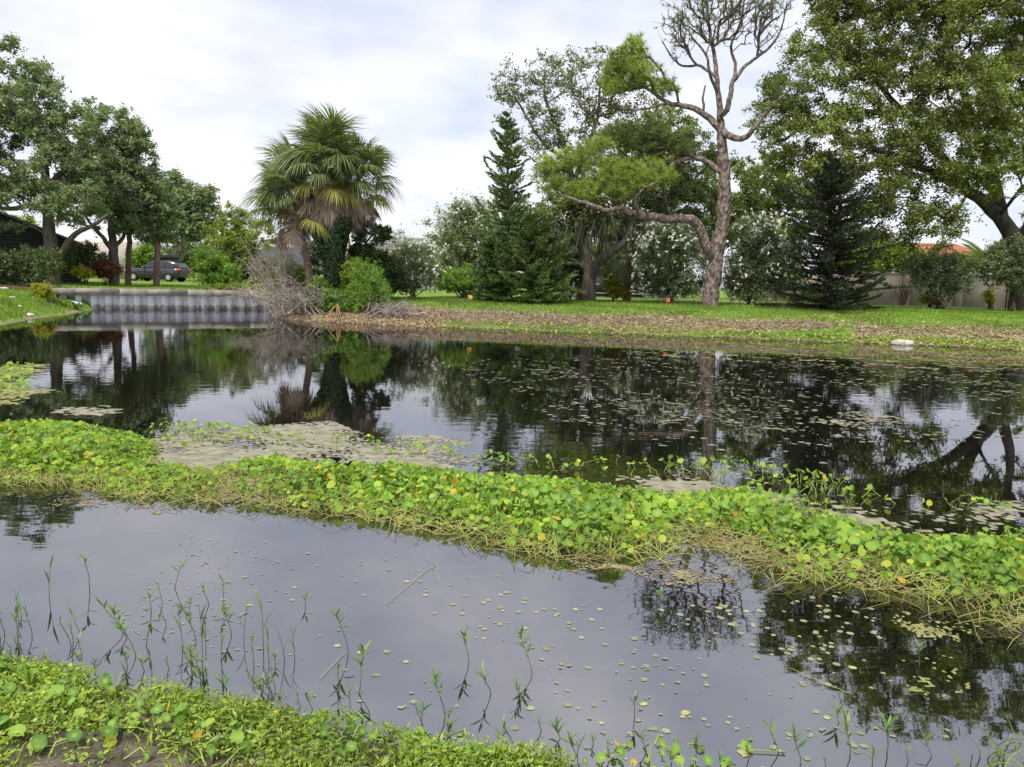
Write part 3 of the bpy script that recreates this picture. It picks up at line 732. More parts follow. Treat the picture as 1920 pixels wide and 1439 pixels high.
# ------------------------------------------------------------------ cars
def car(name, label, loc, rz, paint, box=True, scale=1.0):
    """long axis +x is the tail, nose at -x, built round the origin then turned"""
    root = thing(name, label, 'car', loc)
    ca_, sa_ = math.cos(rz), math.sin(rz); Rm = np.array([[ca_, -sa_, 0], [sa_, ca_, 0], [0, 0, 1]])
    def put(nm, mb, mat, parent=root, smooth=False):
        mb.v = [(v * scale) @ Rm.T + np.asarray(loc) for v in mb.v]
        return part(nm, mb, MT[mat], parent, smooth)
    def loft(secs):
        m = MB(); k = len(secs[0]); V = np.array(secs, float); n = len(V)
        i = np.arange(n - 1)[:, None] * k; j = np.arange(k)[None]; j2 = (j + 1) % k
        m.add(V.reshape(-1, 3), np.stack([i + j, i + j2, i + k + j2, i + k + j], -1).reshape(-1, 4))
        m.add(V[0], [list(range(k))[::-1]]); m.add(V[-1], [list(range(k))]); return m
    # lower body: (x, z bottom, z top, half width)
    st = [(-2.42, .42, .66, .70), (-2.36, .30, .78, .80), (-2.15, .26, .90, .88), (-1.6, .24, .98, .92), (-.95, .24, 1.04, .93), (0, .24, 1.06, .94), (1.2, .24, 1.08, .93), (1.9, .28, 1.08, .90), (2.25, .34, 1.04, .86), (2.38, .42, .95, .78)]
    secs = []
    for x, zb, zt, w in st:
        zm = (zb + zt) / 2
        secs.append([[x, -w * .86, zb], [x, -w, zb + .12], [x, -w * 1.0, zm], [x, -w * .97, zt - .07], [x, -w * .88, zt], [x, w * .88, zt], [x, w * .97, zt - .07], [x, w, zm], [x, w, zb + .12], [x, w * .86, zb]])
    body = put('body', loft(secs), paint, smooth=True)
    # cabin
    st = [(-1.0, 1.02, 1.06, .80, .80), (-.35, 1.02, 1.52, .82, .66), (.1, 1.02, 1.64, .83, .66), (1.0, 1.02, 1.66, .83, .67), (1.75, 1.02, 1.60, .82, .66), (2.15, 1.02, 1.34, .80, .68), (2.3, 1.0, 1.06, .78, .76)]
    secs = [[[x, -w0, z0], [x, -w1 * 1.03, z1 - .05], [x, -w1 * .9, z1], [x, w1 * .9, z1], [x, w1 * 1.03, z1 - .05], [x, w0, z0]] for x, z0, z1, w0, w1 in st]
    put('roof', loft(secs), paint, smooth=True)
    # glazing, a little proud of the cabin sides
    for sgn in (-1, 1):
        for x0, x1, zt0, zt1, xs in ((-.62, .22, 1.30, 1.56, .30), (.30, 1.08, 1.57, 1.58, 0), (1.16, 1.92, 1.57, 1.44, 0)):
            yb, yt = .845 * sgn, .725 * sgn
            m = MB(); m.add([[x0 - .12 * (x0 < 0), yb, 1.10], [x1, yb, 1.10], [x1, yt, zt1], [x0 + xs, yt - .0 * sgn, zt1 if xs else zt0]], [[0, 1, 2, 3] if sgn < 0 else [3, 2, 1, 0]])
            put('side_window', m, 'glass')
    m = MB(); m.add([[-1.0, -.74, 1.09], [-.40, -.62, 1.515], [-.40, .62, 1.515], [-1.0, .74, 1.09]], [[0, 1, 2, 3]]); m.v[0][:, 0] -= .03; m.v[0][:, 2] += .015; put('windscreen', m, 'glass')
    m = MB(); m.add([[2.29, -.66, 1.12], [2.29, .66, 1.12], [1.98, .58, 1.50], [1.98, -.58, 1.50]], [[0, 1, 2, 3]]); m.v[0][:, 0] += .03; put('rear_window', m, 'glass')
    for x in (-1.52, 1.45):
        for sgn in (-1, 1):
            def disc(r, w, y):
                m = MB(); t = np.arange(20) * np.pi / 10
                ring = lambda rr, yy: np.stack([x + rr * np.cos(t), np.full(20, yy), .35 + rr * np.sin(t)], 1)
                a, b_ = ring(r, y), ring(r, y + w * sgn)
                m.add(np.vstack([a, b_]), [[i, (i + 1) % 20, 20 + (i + 1) % 20, 20 + i] for i in range(20)])
                m.add(b_, [list(range(20))]); return m
            wh = put('wheel', disc(.35, .24, .72 * sgn), 'rubber'); 
            put('rim', disc(.20, .012, .96 * sgn), 'alloy', wh)
    for sgn in (-1, 1):
        m = MB(); m.box((-2.24, .70 * sgn, .80), (.22, .30, .13)); put('headlight', m, 'lens_clear')
        m = MB(); m.box((2.26, .76 * sgn, .95), (.22, .24, .24)); put('tail_light', m, 'lens_red')
        m = MB(); m.box((-.62, 1.0 * sgn, 1.10), (.14, .2, .14)); put('mirror', m, paint)
    if box:
        for sgn in (-1, 1):
            m = MB(); m.tube([[-.1, .55 * sgn, 1.70], [.8, .55 * sgn, 1.73], [1.6, .55 * sgn, 1.68]], .025, 6); put('roof_rail', m, 'rubber')
        st = [(-.35, 1.80, 1.86, .18), (-.15, 1.76, 1.98, .34), (.4, 1.75, 2.10, .40), (1.1, 1.75, 2.12, .40), (1.5, 1.77, 2.06, .38), (1.65, 1.80, 1.92, .32)]
        secs = [[[x, -w * .9, z0], [x, -w, (z0 + z1) / 2], [x, -w * .8, z1], [x, w * .8, z1], [x, w, (z0 + z1) / 2], [x, w * .9, z0]] for x, z0, z1, w in st]
        put('roof_box', loft(secs), 'rubber', smooth=True)
    return root
pc = at_y(297, 528, 62); pc[2] = ground_z(pc[0], pc[1])
car('parked_car', 'black estate car with roof box parked beyond the left lawn', pc, R(-8), 'carblack', True)
pc = base(805, 552, 56)
car('parked_car', 'white car half hidden behind the flowering shrubs', pc, R(25), 'carwhite', False)

# ------------------------------------------------------------------ left trees
tree('oak_tree', 'tall forked oak at the left edge in front of the dark house', 'tree', (98, 525), 36,
     [([(98, 525), (97, 480), (92, 420), (88, 360, .5), (80, 280, .8), (70, 200, .5)], .36, .10),
      ([(103, 500), (118, 470, -.3), (140, 440, -.6), (172, 424, -1), (205, 402, -1.2)], .18, .06),
      ([(91, 400), (60, 385, -.5), (20, 392, -1), (-40, 380, -1)], .16, .07),
      ([(88, 350), (130, 310, 1), (160, 280, 1.5)], .14, .06)],
     [(35, 165, 62, 78), (110, 235, 66, 70, .5), (20, 290, 100, 95, -.5), (120, 335, 95, 80, 0), (-60, 330, 90, 110), (60, 120, 40, 40), (150, 375, 60, 38, -.8), (40, 362, 90, 28, -1), (-60, 200, 70, 90), (75, 205, 60, 50), (165, 290, 40, 56), (160, 230, 24, 30)],
     430, 160, .44, (.075, .032), 'bark_oak', 'oak_l', skip=6)
tree('oak_tree', 'rounded oak between the dark house and the black car', 'tree', (213, 522), 39,
     [([(213, 522), (213, 485), (212, 455), (208, 420), (205, 370), (208, 300)], .27, .08),
      ([(211, 470), (195, 448, -.4), (178, 430, -.8), (160, 405, -1)], .13, .05),
      ([(213, 462), (228, 450, .2), (238, 430, .4), (255, 400, .6)], .12, .05)],
     [(205, 235, 46, 52), (225, 300, 68, 62), (180, 340, 60, 60, -.5), (240, 360, 55, 62), (190, 410, 60, 30, -.4), (265, 330, 30, 45, .3), (250, 260, 30, 40), (285, 390, 40, 50)],
     270, 190, .42, (.075, .032), 'bark_oak', 'oak_l', skip=6)
tree('oak_tree', 'grey green oak with pale bent limbs above the black car', 'tree', (318, 528), 70,
     [([(318, 528), (316, 505), (322, 488), (335, 465), (345, 450), (350, 425)], .42, .18),
      ([(322, 490), (300, 470), (293, 440), (300, 410)], .30, .14),
      ([(334, 495, .5), (340, 480, .5), (358, 473, .5), (378, 480, .5), (400, 470, .5)], .26, .09)],
     [(320, 380, 42, 48), (355, 395, 42, 42), (300, 420, 36, 36), (385, 400, 26, 46), (345, 430, 50, 26), (395, 365, 12, 16)],
     200, 150, .75, (.13, .06), 'bark_pale', 'oak_l', skip=8, rmax=.14)
for lbl, px, py, Y, lob in (('slender pinkish trunk rising into oak leaves left of the black car', 240, 524, 41, [(236, 395, 30, 32), (255, 410, 25, 25)]),
                            ('slender pinkish trunk standing in front of the black car', 293, 527, 40, [(290, 420, 34, 38), (310, 400, 30, 30), (280, 390, 30, 30)])):
    tree('slender_tree', lbl, 'tree', (px, py), Y, [([(px, py), (px + 1, py - 40), (px + 3, py - 80), (px + 2, py - 125)], .17, .11)], lob, 60, 170, .4, (.075, .032), 'bark_pink', 'oak_l', skip=9)
tree('yellow_green_tree', 'loose yellow green tree between the black car and the palms', 'tree', (452, 535), 44,
     [([(452, 535), (450, 500), (445, 460), (440, 420), (438, 395)], .13, .05), ([(448, 490), (475, 465), (500, 450)], .08, .04), ([(448, 480), (420, 455), (400, 440)], .08, .04)],
     [(440, 400, 26, 20), (425, 435, 48, 32), (470, 445, 48, 36), (500, 480, 34, 38), (440, 480, 50, 36), (470, 515, 40, 22), (400, 470, 30, 26)],
     170, 120, .38, (.07, .03), 'bark_pale', 'yellow_tree')
bush('round_bush', 'round bright green bush at the end of the left lawn', 'bush', (398, 538), 38, [(398, 505, 36, 34), (390, 490, 26, 20), (425, 515, 22, 20)], 110, 130, .3, (.05, .022), 'bush_bright')
bush('small_hedge', 'low lime hedge on top of the seawall by the brush', 'hedge', (455, 545), 36.5, [(425, 540, 26, 7), (460, 540, 30, 7)], 60, 60, .16, (.035, .018), 'yellow_tree')
bush('dark_shrub', 'large dark spreading shrub at left edge below the dark house', 'shrub', (45, 535), 32, [(60, 490, 50, 28), (10, 496, 40, 36), (85, 508, 34, 24), (-30, 490, 40, 40)], 190, 90, .28, (.055, .02), 'bush_dark', 'bark_oak', 12)
bush('dark_shrub', 'rounded dark red tinged shrub right of the dark house corner', 'shrub', (160, 522), 38, [(158, 478, 30, 24), (175, 490, 24, 22), (150, 495, 22, 16)], 90, 80, .26, (.06, .028), 'bush_dark', 'bark_dark', 6)
bush('red_shrub', 'dark red leaved shrub beside the middle left oak trunk', 'shrub', (196, 523), 37.5, [(196, 503, 20, 18), (205, 508, 14, 14)], 50, 80, .22, (.06, .03), 'red_leaf')
bush('golden_shrub', 'small golden shrub under the red tinged shrub', 'shrub', (152, 522), 37, [(150, 510, 16, 10), (170, 512, 12, 8)], 36, 60, .18, (.05, .022), 'yellow_plant')
bush('golden_shrub', 'low golden plant at the left end of the seawall', 'shrub', (76, 548), 28.6, [(76, 543, 22, 9), (88, 548, 14, 8), (80, 554, 18, 8)], 60, 70, .14, (.035, .016), 'yellow_plant')
bush('hedge_bush', 'green bush behind the black car bonnet', 'bush', (265, 520), 66, [(262, 490, 22, 26), (280, 478, 20, 22)], 60, 110, .55, (.11, .05), 'bush_bright')
bush('hedge_bush', 'dark green bush behind the black car roof box', 'bush', (345, 525), 76, [(340, 480, 50, 36), (380, 490, 30, 30)], 90, 110, .75, (.14, .06), 'bush_dark')
bush('hedge_bush', 'deep green bush beyond the tail of the black car', 'bush', (420, 530), 60, [(420, 500, 40, 30), (460, 495, 30, 30)], 90, 110, .55, (.11, .05), 'bush_dark')
bush('hedge_bush', 'pale yellow foliage left of the forked oak above the dark roof', 'bush', (30, 500), 54, [(45, 425, 34, 18), (0, 420, 30, 24), (-60, 430, 50, 40), (20, 450, 60, 40)], 80, 110, .5, (.10, .045), 'yellow_tree')

# bromeliads at the wall end
mbr = MB()
for i in range(18):
    a = i * 2.4; e = R(25 + 45 * rng.random()); l_ = .45
    d = np.array([math.cos(a) * math.cos(e), math.sin(a) * math.cos(e), math.sin(e)]); s_ = np.array([-math.sin(a), math.cos(a), 0]) * .035
    p0, p1, p2 = d * .03, d * l_ * .6, d * l_ + np.array([0, 0, -.12])
    mbr.add([p0 - s_, p0 + s_, p1 + s_, p1 - s_, p2], [[0, 1, 2, 3]]); mbr.add([p1 - s_, p1 + s_, p2], [[0, 1, 2]])
me_brom = mbr.mesh('bromeliad', MT['agave'])
for px, py, sc_, lb in ((103, 560, .9, 'spiky bromeliad nearest the golden plant on the left bank'), (118, 566, .8, 'small spiky bromeliad between two others on the left bank'), (142, 572, 1.1, 'dark spiky bromeliad against the seawall panels by the water'), (90, 553, .7, 'tiny bromeliad tucked beside the golden plant')):
    p = at_y(px, py, 28.2); p[2] = ground_z(p[0], p[1]) - .01
    o = inst('bromeliad', me_brom, None, p, scale=sc_); tag(o, lb, 'plant', 'bromeliads by the seawall')

# mulch bed under the dark shrub, rubble and plastic on the left bank
m = MB()
C0 = base(80, 532, 31.5); t = np.arange(40) * 2 * np.pi / 40
rr = np.stack([np.cos(t) * 2.6, np.sin(t) * 1.6], 1)
ring = []
for f_ in (1.0, .8, .4, .05):
    q = rr * f_ * (1 + .06 * np.sin(5 * t)[:, None]); X_, Y_ = C0[0] - .6 + q[:, 0], C0[1] + q[:, 1]
    ring.append(np.stack([X_, Y_, height(X_, Y_) + .012 + .09 * (1 - f_)], 1))
V = np.concatenate(ring); m.add(V, [[a * 40 + i, a * 40 + (i + 1) % 40, (a + 1) * 40 + (i + 1) % 40, (a + 1) * 40 + i] for a in range(3) for i in range(40)])
tag(part('mulch_bed', m, MT['mulch'], smooth=True), 'dark brown mulch bed under the large shrub at left', 'mulch bed')
def rock_mesh(sx, sy, sz, n=9, seed=1):
    r_ = np.random.default_rng(seed); m = MB(); u = np.linspace(0, np.pi, n); v = np.arange(2 * n) * np.pi / n
    U, Vv = np.meshgrid(u, v, indexing='ij')
    k = 1 + .16 * np.sin(3 * U + 2 * Vv + seed) * np.sin(2 * Vv) + .10 * r_.normal(size=U.shape)
    k[0] = k[0].mean(); k[-1] = k[-1].mean()
    P = np.stack([sx * k * np.sin(U) * np.cos(Vv), sy * k * np.sin(U) * np.sin(Vv), sz * k * np.cos(U)], -1)
    idn = np.arange(n * 2 * n).reshape(n, 2 * n)
    m.add(P.reshape(-1, 3), np.stack([idn[:-1], np.roll(idn, -1, 1)[:-1], np.roll(idn, -1, 1)[1:], idn[1:]], -1).reshape(-1, 4)); return m
def rock(name, label, cat, p, size, mat, seed, group=None):
    m = rock_mesh(*size, seed=seed); m.v = [v + p for v in m.v]
    return tag(part(name, m, MT[mat], None, loc=p), label, cat, group)
p = on_z(1693, 634, .2); p[2] = ground_z(p[0], p[1]) + .03
rock('pale_rock', 'flat pale rock lying on the brown far bank at right', 'rock', p, (.30, .22, .13), 'rock', 3)
for i, (px, py, s_, lb) in enumerate(((8, 571, .22, 'largest white rubble chunk at the left picture edge'), (24, 579, .13, 'white rubble chunk just right of the largest one'), (36, 585, .10, 'small white rubble chunk near the water at far left'), (55, 590, .14, 'lowest white rubble slab at the left waterline'))):
    p = on_z(px, py, .1); p[2] = ground_z(p[0], p[1]) + .01
    rock('rubble_chunk', lb, 'rubble', p, (s_, s_ * .6, s_ * .35), 'rubble', 10 + i, 'white rubble on the left bank')
p = on_z(146, 578, .06); p[2] = max(ground_z(p[0], p[1]), 0) + .05
m = MB(); m.tube([p + np.array([-.22, 0, .05]), p, p + np.array([.2, -.05, -.02])], [.05, .06, .05], 8, True)
tag(part('plastic_bottle', m, MT['plastic'], None, loc=p), 'turquoise plastic litter at the foot of the seawall', 'litter')

# ------------------------------------------------------------------ cabbage palms
def frond_mesh(name, mat, n=38, spread=115, seg=.85, pet=.95, droop=.35, w=.030, seed=0):
    r_ = np.random.default_rng(seed); m = MB()
    # petiole
    u = np.linspace(0, 1, 5); P = np.stack([0 * u, pet * u, -.05 * u ** 2 * pet], 1)
    m.tube(P, np.linspace(.028, .014, 5), 4)
    hub = P[-1]
    for i in range(n):
        a = R(-spread + 2 * spread * i / (n - 1)) + r_.normal() * .03
        # costa: central segments start further out along an arched midrib
        c = math.cos(a); st = hub + np.array([0, .28 * max(c, 0) * (1 - abs(a) / R(spread)), -.06 * max(c, 0)])
        l_ = seg * (.78 + .25 * max(c, -.2)) * (1 + r_.normal() * .06)
        d = np.array([math.sin(a), math.cos(a), .22 * abs(math.sin(a)) - .05])
        sd = np.array([math.cos(a), -math.sin(a), 0])
        tt = np.array([0, .35, .7, 1.0]); dr = droop * (1 + .5 * r_.random())
        Q = st + d * (l_ * tt)[:, None] + np.array([0, 0, -1]) * (dr * l_ * tt ** 2.6)[:, None]
        ww = np.array([.35, 1, .75, .06]) * w
        twist = sd * .9 + np.array([0, 0, .35 * (1 if i % 2 else -1)])
        Lf = Q - twist * ww[:, None]; Rt = Q + twist * ww[:, None]
        V = np.concatenate([Lf, Rt]); m.add(V, [[k, k + 1, 5 + k, 4 + k] for k in range(3)])
    return m.mesh(name, MT[mat])
FG = [frond_mesh('frond', 'frond', seed=i, droop=d) for i, d in enumerate((.4, .65, .85, 1.05))]
FY = [frond_mesh('frond', 'frond_y', seed=10 + i, droop=.55, spread=85) for i in range(2)]
FD = [frond_mesh('frond', 'frond_dead', seed=20 + i, n=30, droop=.25, spread=42 + 14 * i, seg=.85, pet=.8, w=.034) for i in range(3)]
def place_frond(root, meshes, c, az, el, sc_, name='frond'):
    d = np.array([math.cos(az) * math.cos(el), math.sin(az) * math.cos(el), math.sin(el)])
    X_ = unit(np.cross(d, [0, 0, 1.0]) + 1e-6); Z_ = np.cross(X_, d)
    ro = rng.normal() * .3; X2 = X_ * math.cos(ro) + Z_ * math.sin(ro); Z2 = np.cross(X2, d)
    return inst(name, meshes[rng.integers(len(meshes))], root, c, X2, d, Z2, sc_)
def palm(label, bpx, Y, spine, r0, r1, n_green, n_yel, n_dead, size, crown_h=1.0, bark='bark_palm', group='cabbage palms', bias=None, dead_el=(-76, -30)):
    b = base(bpx[0], bpx[1], Y); b[2] -= .1
    root = thing('cabbage_palm', label, 'palm tree', b, group)
    W = [at_y(p[0], p[1], Y + (p[2] if len(p) > 2 else 0)) for p in spine]; W[0] = b
    sk = Skel(); Q = sk.limb(W, r0, r1, sub=6)
    m = MB(); rad = np.linspace(r0, r1, len(Q)) * (1 + .12 * (np.arange(len(Q)) % 2)); m.tube(Q, rad, 10); part('trunk', m, MT[bark], root, smooth=True)
    top = Q[-1]; ax = unit(Q[-1] - Q[-4])
    for i in range(n_green):
        t_ = (i + .5) / n_green; el = R(86 - 88 * t_ ** .95 + rng.normal() * 9); az = i * 2.39996 + rng.normal() * .2
        if bias is not None and rng.random() < .5: az = bias + rng.normal() * .8
        place_frond(root, FG[:2] if t_ < .5 else FG[1:], top + ax * (.45 * crown_h * (1 - t_) - .1), az, el, size * (1 + rng.normal() * .08))
    for i in range(n_yel):
        place_frond(root, FY, top - ax * .25, i * 2.39996 + 1, R(-14 + rng.normal() * 8), size)
    for i in range(n_dead):
        o = place_frond(root, FD, top - ax * (.05 + .35 * crown_h * rng.random()), i * 2.39996 + .4, R(rng.uniform(*dead_el)), size * (.85 + .2 * rng.random()), 'dead_frond')
    return root, Q
pm, Qm = palm('tall cabbage palm with ivy clad trunk and brown skirt of dead fronds', (628, 592), 27.2, [(628, 592), (626, 540), (624, 480), (616, 430), (612, 385), (610, 328)], .24, .20, 60, 8, 54, .84, 1.6)
palm('middle cabbage palm crown crowded against the ivy clad trunk at right', (634, 578), 28.0, [(634, 578), (636, 500), (646, 440), (662, 390), (672, 345)], .19, .17, 26, 5, 14, .80, 1.0)
palm('cabbage palm crown filling the upper left of the palm cluster', (622, 578), 28.2, [(622, 578), (616, 500), (602, 440), (576, 390), (558, 350)], .17, .15, 26, 4, 16, .80, 1.0)
palm('short leaning cabbage palm with bare brown trunk on the left of cluster', (588, 575), 26.6, [(588, 575), (580, 520), (572, 470), (560, 420), (543, 388)], .13, .10, 20, 4, 5, .80, .7, bias=math.pi)
# ivy sleeve on the main palm's trunk
mi = MB(); k = 9000; t_ = rng.random(k) ** .8
Pq = np.stack([np.interp(t_ * .80, np.linspace(0, 1, len(Qm)), Qm[:, i]) for i in range(3)], 1)
az = rng.random(k) * 2 * np.pi; wv = .36 + .36 * np.clip((t_ - .45) / .35, 0, 1) * (1 + .3 * np.sin(az * 2 + t_ * 9)) - .3 * np.clip((t_ - .88) / .12, 0, 1)
rr = wv * (.55 + .5 * rng.random(k)); out_ = np.stack([np.cos(az), np.sin(az), 0 * az], 1)
Pq = Pq + out_ * rr[:, None]; A = unit(np.array([0, 0, -1.0]) + rng.normal(size=(k, 3)) * .5); B = unit(np.cross(A, out_ + rng.normal(size=(k, 3)) * .3))
mi.leaves(Pq, A, B, np.full(k, .06), np.full(k, .045)); part('ivy', mi, MT['ivy'], pm, kind='stuff')

tree('small_broadleaf_tree', 'small dark leafy tree leaning out right of the ivy clad palm', 'tree', (655, 585), 28.8,
     [([(655, 585), (665, 530), (675, 480), (690, 450), (705, 435)], .06, .03)], [(690, 445, 26, 34), (715, 435, 16, 14), (675, 480, 22, 26), (722, 452, 10, 12), (700, 470, 18, 14)], 75, 60, .24, (.06, .032), 'bark_dark', 'bush_dark')
bush('point_shrub', 'low green shrub at the foot of the ivy clad palm', 'shrub', (610, 592), 26.6, [(612, 560, 24, 26), (600, 540, 16, 22), (590, 585, 18, 14), (640, 575, 18, 20)], 130, 70, .2, (.04, .018), 'bush_bright')
bush('feathery_shrub', 'bright feathery green shrub right of the palms by the water', 'shrub', (690, 585), 26.5, [(690, 535, 34, 40), (670, 560, 26, 26), (712, 555, 22, 26), (680, 505, 20, 16)], 190, 90, .22, (.055, .009), 'bush_bright', up=.0, flat=1.2)
bush('yellow_vine_shrub', 'yellowish shrub tucked between the ivy clad palm and feathery shrub', 'shrub', (652, 588), 27.0, [(653, 530, 13, 30), (660, 500, 14, 16), (650, 560, 10, 20)], 80, 60, .18, (.04, .02), 'yellow_tree')
bush('point_shrub', 'dark green shrub behind the feathery shrub on the point', 'shrub', (720, 560), 29.5, [(720, 510, 34, 36), (745, 525, 24, 30), (695, 490, 20, 18)], 150, 80, .24, (.05, .022), 'bush_dark')
bush('point_shrub', 'olive shrub behind the dead brush left of the leaning palm', 'shrub', (545, 560), 29.5, [(540, 525, 28, 30), (515, 535, 30, 22), (565, 530, 18, 30)], 120, 60, .22, (.045, .018), 'yellow_tree')
tree('background_tree', 'green tree seen between the leaning palm and ivy clad palm', 'tree', (592, 540), 36,
     [([(592, 540), (592, 510), (590, 480)], .06, .03)], [(590, 470, 16, 26), (598, 500, 20, 24), (602, 445, 10, 10)], 60, 70, .24, (.06, .026), 'bark_dark', 'bush_dark')

# dead brush hanging over the water
def brush(name, label, centre, rx, ry, rz, n, loc, seed, lean=(0, 0, 0)):
    r_ = np.random.default_rng(seed); m = MB(); m2 = MB(); loc = np.asarray(loc, float)
    for i in range(n):
        s = loc + np.array([r_.normal() * rx * .35, r_.normal() * ry * .3, -.05])
        d = r_.normal(size=3); d[2] = abs(d[2]) * .7 + .1; d = unit(d) + np.asarray(lean); e = np.asarray(centre) + d * np.array([rx, ry, rz]) * (.6 + .6 * r_.random())
        k = 6; u = np.linspace(0, 1, k)[:, None]
        arch = np.array([0, 0, 1]) * rz * (.2 + .7 * r_.random())
        Q = s * (1 - u) + e * u + arch * 4 * u * (1 - u) * .6 + np.cumsum(r_.normal(size=(k, 3)) * .05, 0)
        Q[-1, 2] -= .15 * r_.random(); Q[:, 2] = np.maximum(Q[:, 2], .02)
        m.tube(Q, np.linspace(.022, .006, k) * (.6 + r_.random() * .8), 4)
        for j in range(7):
            t0 = r_.integers(2, k); q0 = Q[t0]; dd = unit(r_.normal(size=3)) * (.25 + .4 * r_.random())
            dd[2] -= .1; Z = np.stack([q0, q0 + dd * .5 + r_.normal(size=3) * .05, q0 + dd + np.array([0, 0, -.08])]); Z[:, 2] = np.maximum(Z[:, 2], .01)
            m2.tube(Z, [.008, .006, .003], 3)
    root = thing(name, label, 'brush', loc)
    part('branches', m, MT['twig_grey'], root, kind='stuff'); part('twigs', m2, MT['twig_grey'], root, kind='stuff')
c = at_y(560, 565, 26.3); brush('dead_brush', 'big tangle of bare grey dead branches over the water below palms', c, 1.25, .9, .65, 62, base(575, 590, 26.6), 5, (-.2, -.2, 0))
c = at_y(490, 560, 27.2); brush('dead_brush', 'long thin dead branches reaching left across the seawall', c, 1.5, .7, .4, 18, at_y(560, 590, 27.0), 6, (-.6, 0, .1))
c = at_y(505, 500, 29); brush('dead_brush', 'upright grey dead bush behind the tangle left of leaning palm', c, 1.0, .8, 1.1, 45, base(530, 575, 28.5), 7)
c = at_y(735, 585, 26.0); brush('dead_brush', 'flattened dead brush on the brown bank right of the palms', c, .8, .5, .25, 50, base(715, 595, 25.9), 8, (.4, -.1, 0))
# orange-brown hanging dead leaves at the foot of the point
for px, py, h_, lb in ((633, 570, .5, 'pale dead frond stalks hanging at the palm foot'), (690, 598, .28, 'tan dead leaf bunch dangling at the waterline')):
    m = MB(); p = at_y(px, py, 25.75)
    for i in range(7):
        d = rng.normal(size=3) * .07; Q = np.stack([p, p + d + [0, 0, -h_ * .45], p + d * 1.8 + [0, 0, -h_]]); Q[:, 2] = np.maximum(Q[:, 2], .01)
        m.tube(Q, [.012, .017, .006], 4)
    tag(part('dead_frond', m, MT['tan_frond'], None, loc=p - np.array([0, 0, h_])), lb, 'dead frond')
# ------------------------------------------------------------------ flowering shrubs and middle trees
bush('flowering_shrub', 'airy grey green shrub with few white flowers right of palm point', 'shrub', (775, 556), 31.5, [(765, 505, 42, 40), (800, 505, 30, 36), (740, 480, 24, 20), (775, 470, 40, 20), (745, 440, 12, 10)], 190, 60, .26, (.06, .013), 'oleander', 'bark_oak', 16, flowers=240, up=.0, flat=1.1)
bush('flowering_shrub', 'tall grey green shrub with white flowers left of the tall conifer', 'shrub', (870, 556), 35, [(865, 480, 50, 60), (900, 430, 44, 50), (840, 440, 40, 40), (870, 395, 30, 26), (920, 480, 40, 60), (820, 490, 26, 40)], 330, 80, .36, (.075, .017), 'oleander', 'bark_oak', 16, flowers=760, up=.0, flat=1.1)
bush('round_bush', 'low bright green bush with dark heart left of the tall conifer', 'bush', (862, 556), 31.2, [(840, 528, 28, 22), (870, 525, 30, 24), (895, 533, 20, 18)], 120, 90, .22, (.045, .018), 'bush_bright')
bush('flowering_shrub', 'broad dark shrub dotted with white flowers left of the pine trunk', 'shrub', (1255, 563), 31, [(1250, 500, 52, 50), (1225, 470, 34, 40), (1290, 480, 40, 50), (1255, 445, 40, 26), (1215, 530, 26, 26), (1300, 530, 36, 26), (1255, 540, 50, 18)], 300, 95, .3, (.06, .014), 'oleander_dark', 'bark_dark', 18, flowers=620, up=.0, flat=1.1)
bush('flowering_shrub', 'tall dark shrub heavy with white flowers right of the pine trunk', 'shrub', (1405, 565), 31, [(1400, 500, 44, 56), (1440, 480, 46, 50), (1420, 435, 40, 30), (1380, 530, 30, 26), (1460, 525, 30, 30), (1415, 545, 50, 16)], 300, 95, .3, (.06, .014), 'oleander_dark', 'bark_dark', 18, flowers=420, up=.0, flat=1.1)
bush('flowering_shrub', 'dark shrub with white specks right of the low conifer', 'shrub', (1068, 556), 33, [(1060, 520, 26, 32), (1080, 500, 22, 30), (1050, 480, 26, 24)], 100, 80, .28, (.06, .014), 'oleander_dark', 'bark_dark', 8, flowers=140, up=.0)
bush('leafy_bush', 'bright young green foliage behind the dark right conifer', 'bush', (1485, 562), 34, [(1485, 470, 20, 40), (1475, 520, 22, 36), (1500, 430, 20, 20)], 90, 80, .28, (.065, .018), 'bush_bright', up=0)
bush('croton_bush', 'small yellow and brown leaved bush on the lawn by the oak', 'bush', (1149, 558), 33, [(1149, 540, 14, 16), (1156, 548, 10, 10)], 50, 70, .18, (.045, .025), 'yellow_plant')
bush('dark_hedge', 'dark green bush behind the small yellow bush and oak', 'bush', (1150, 552), 42, [(1140, 505, 24, 30), (1165, 515, 22, 26), (1190, 510, 20, 30)], 90, 90, .36, (.08, .03), 'bush_dark')

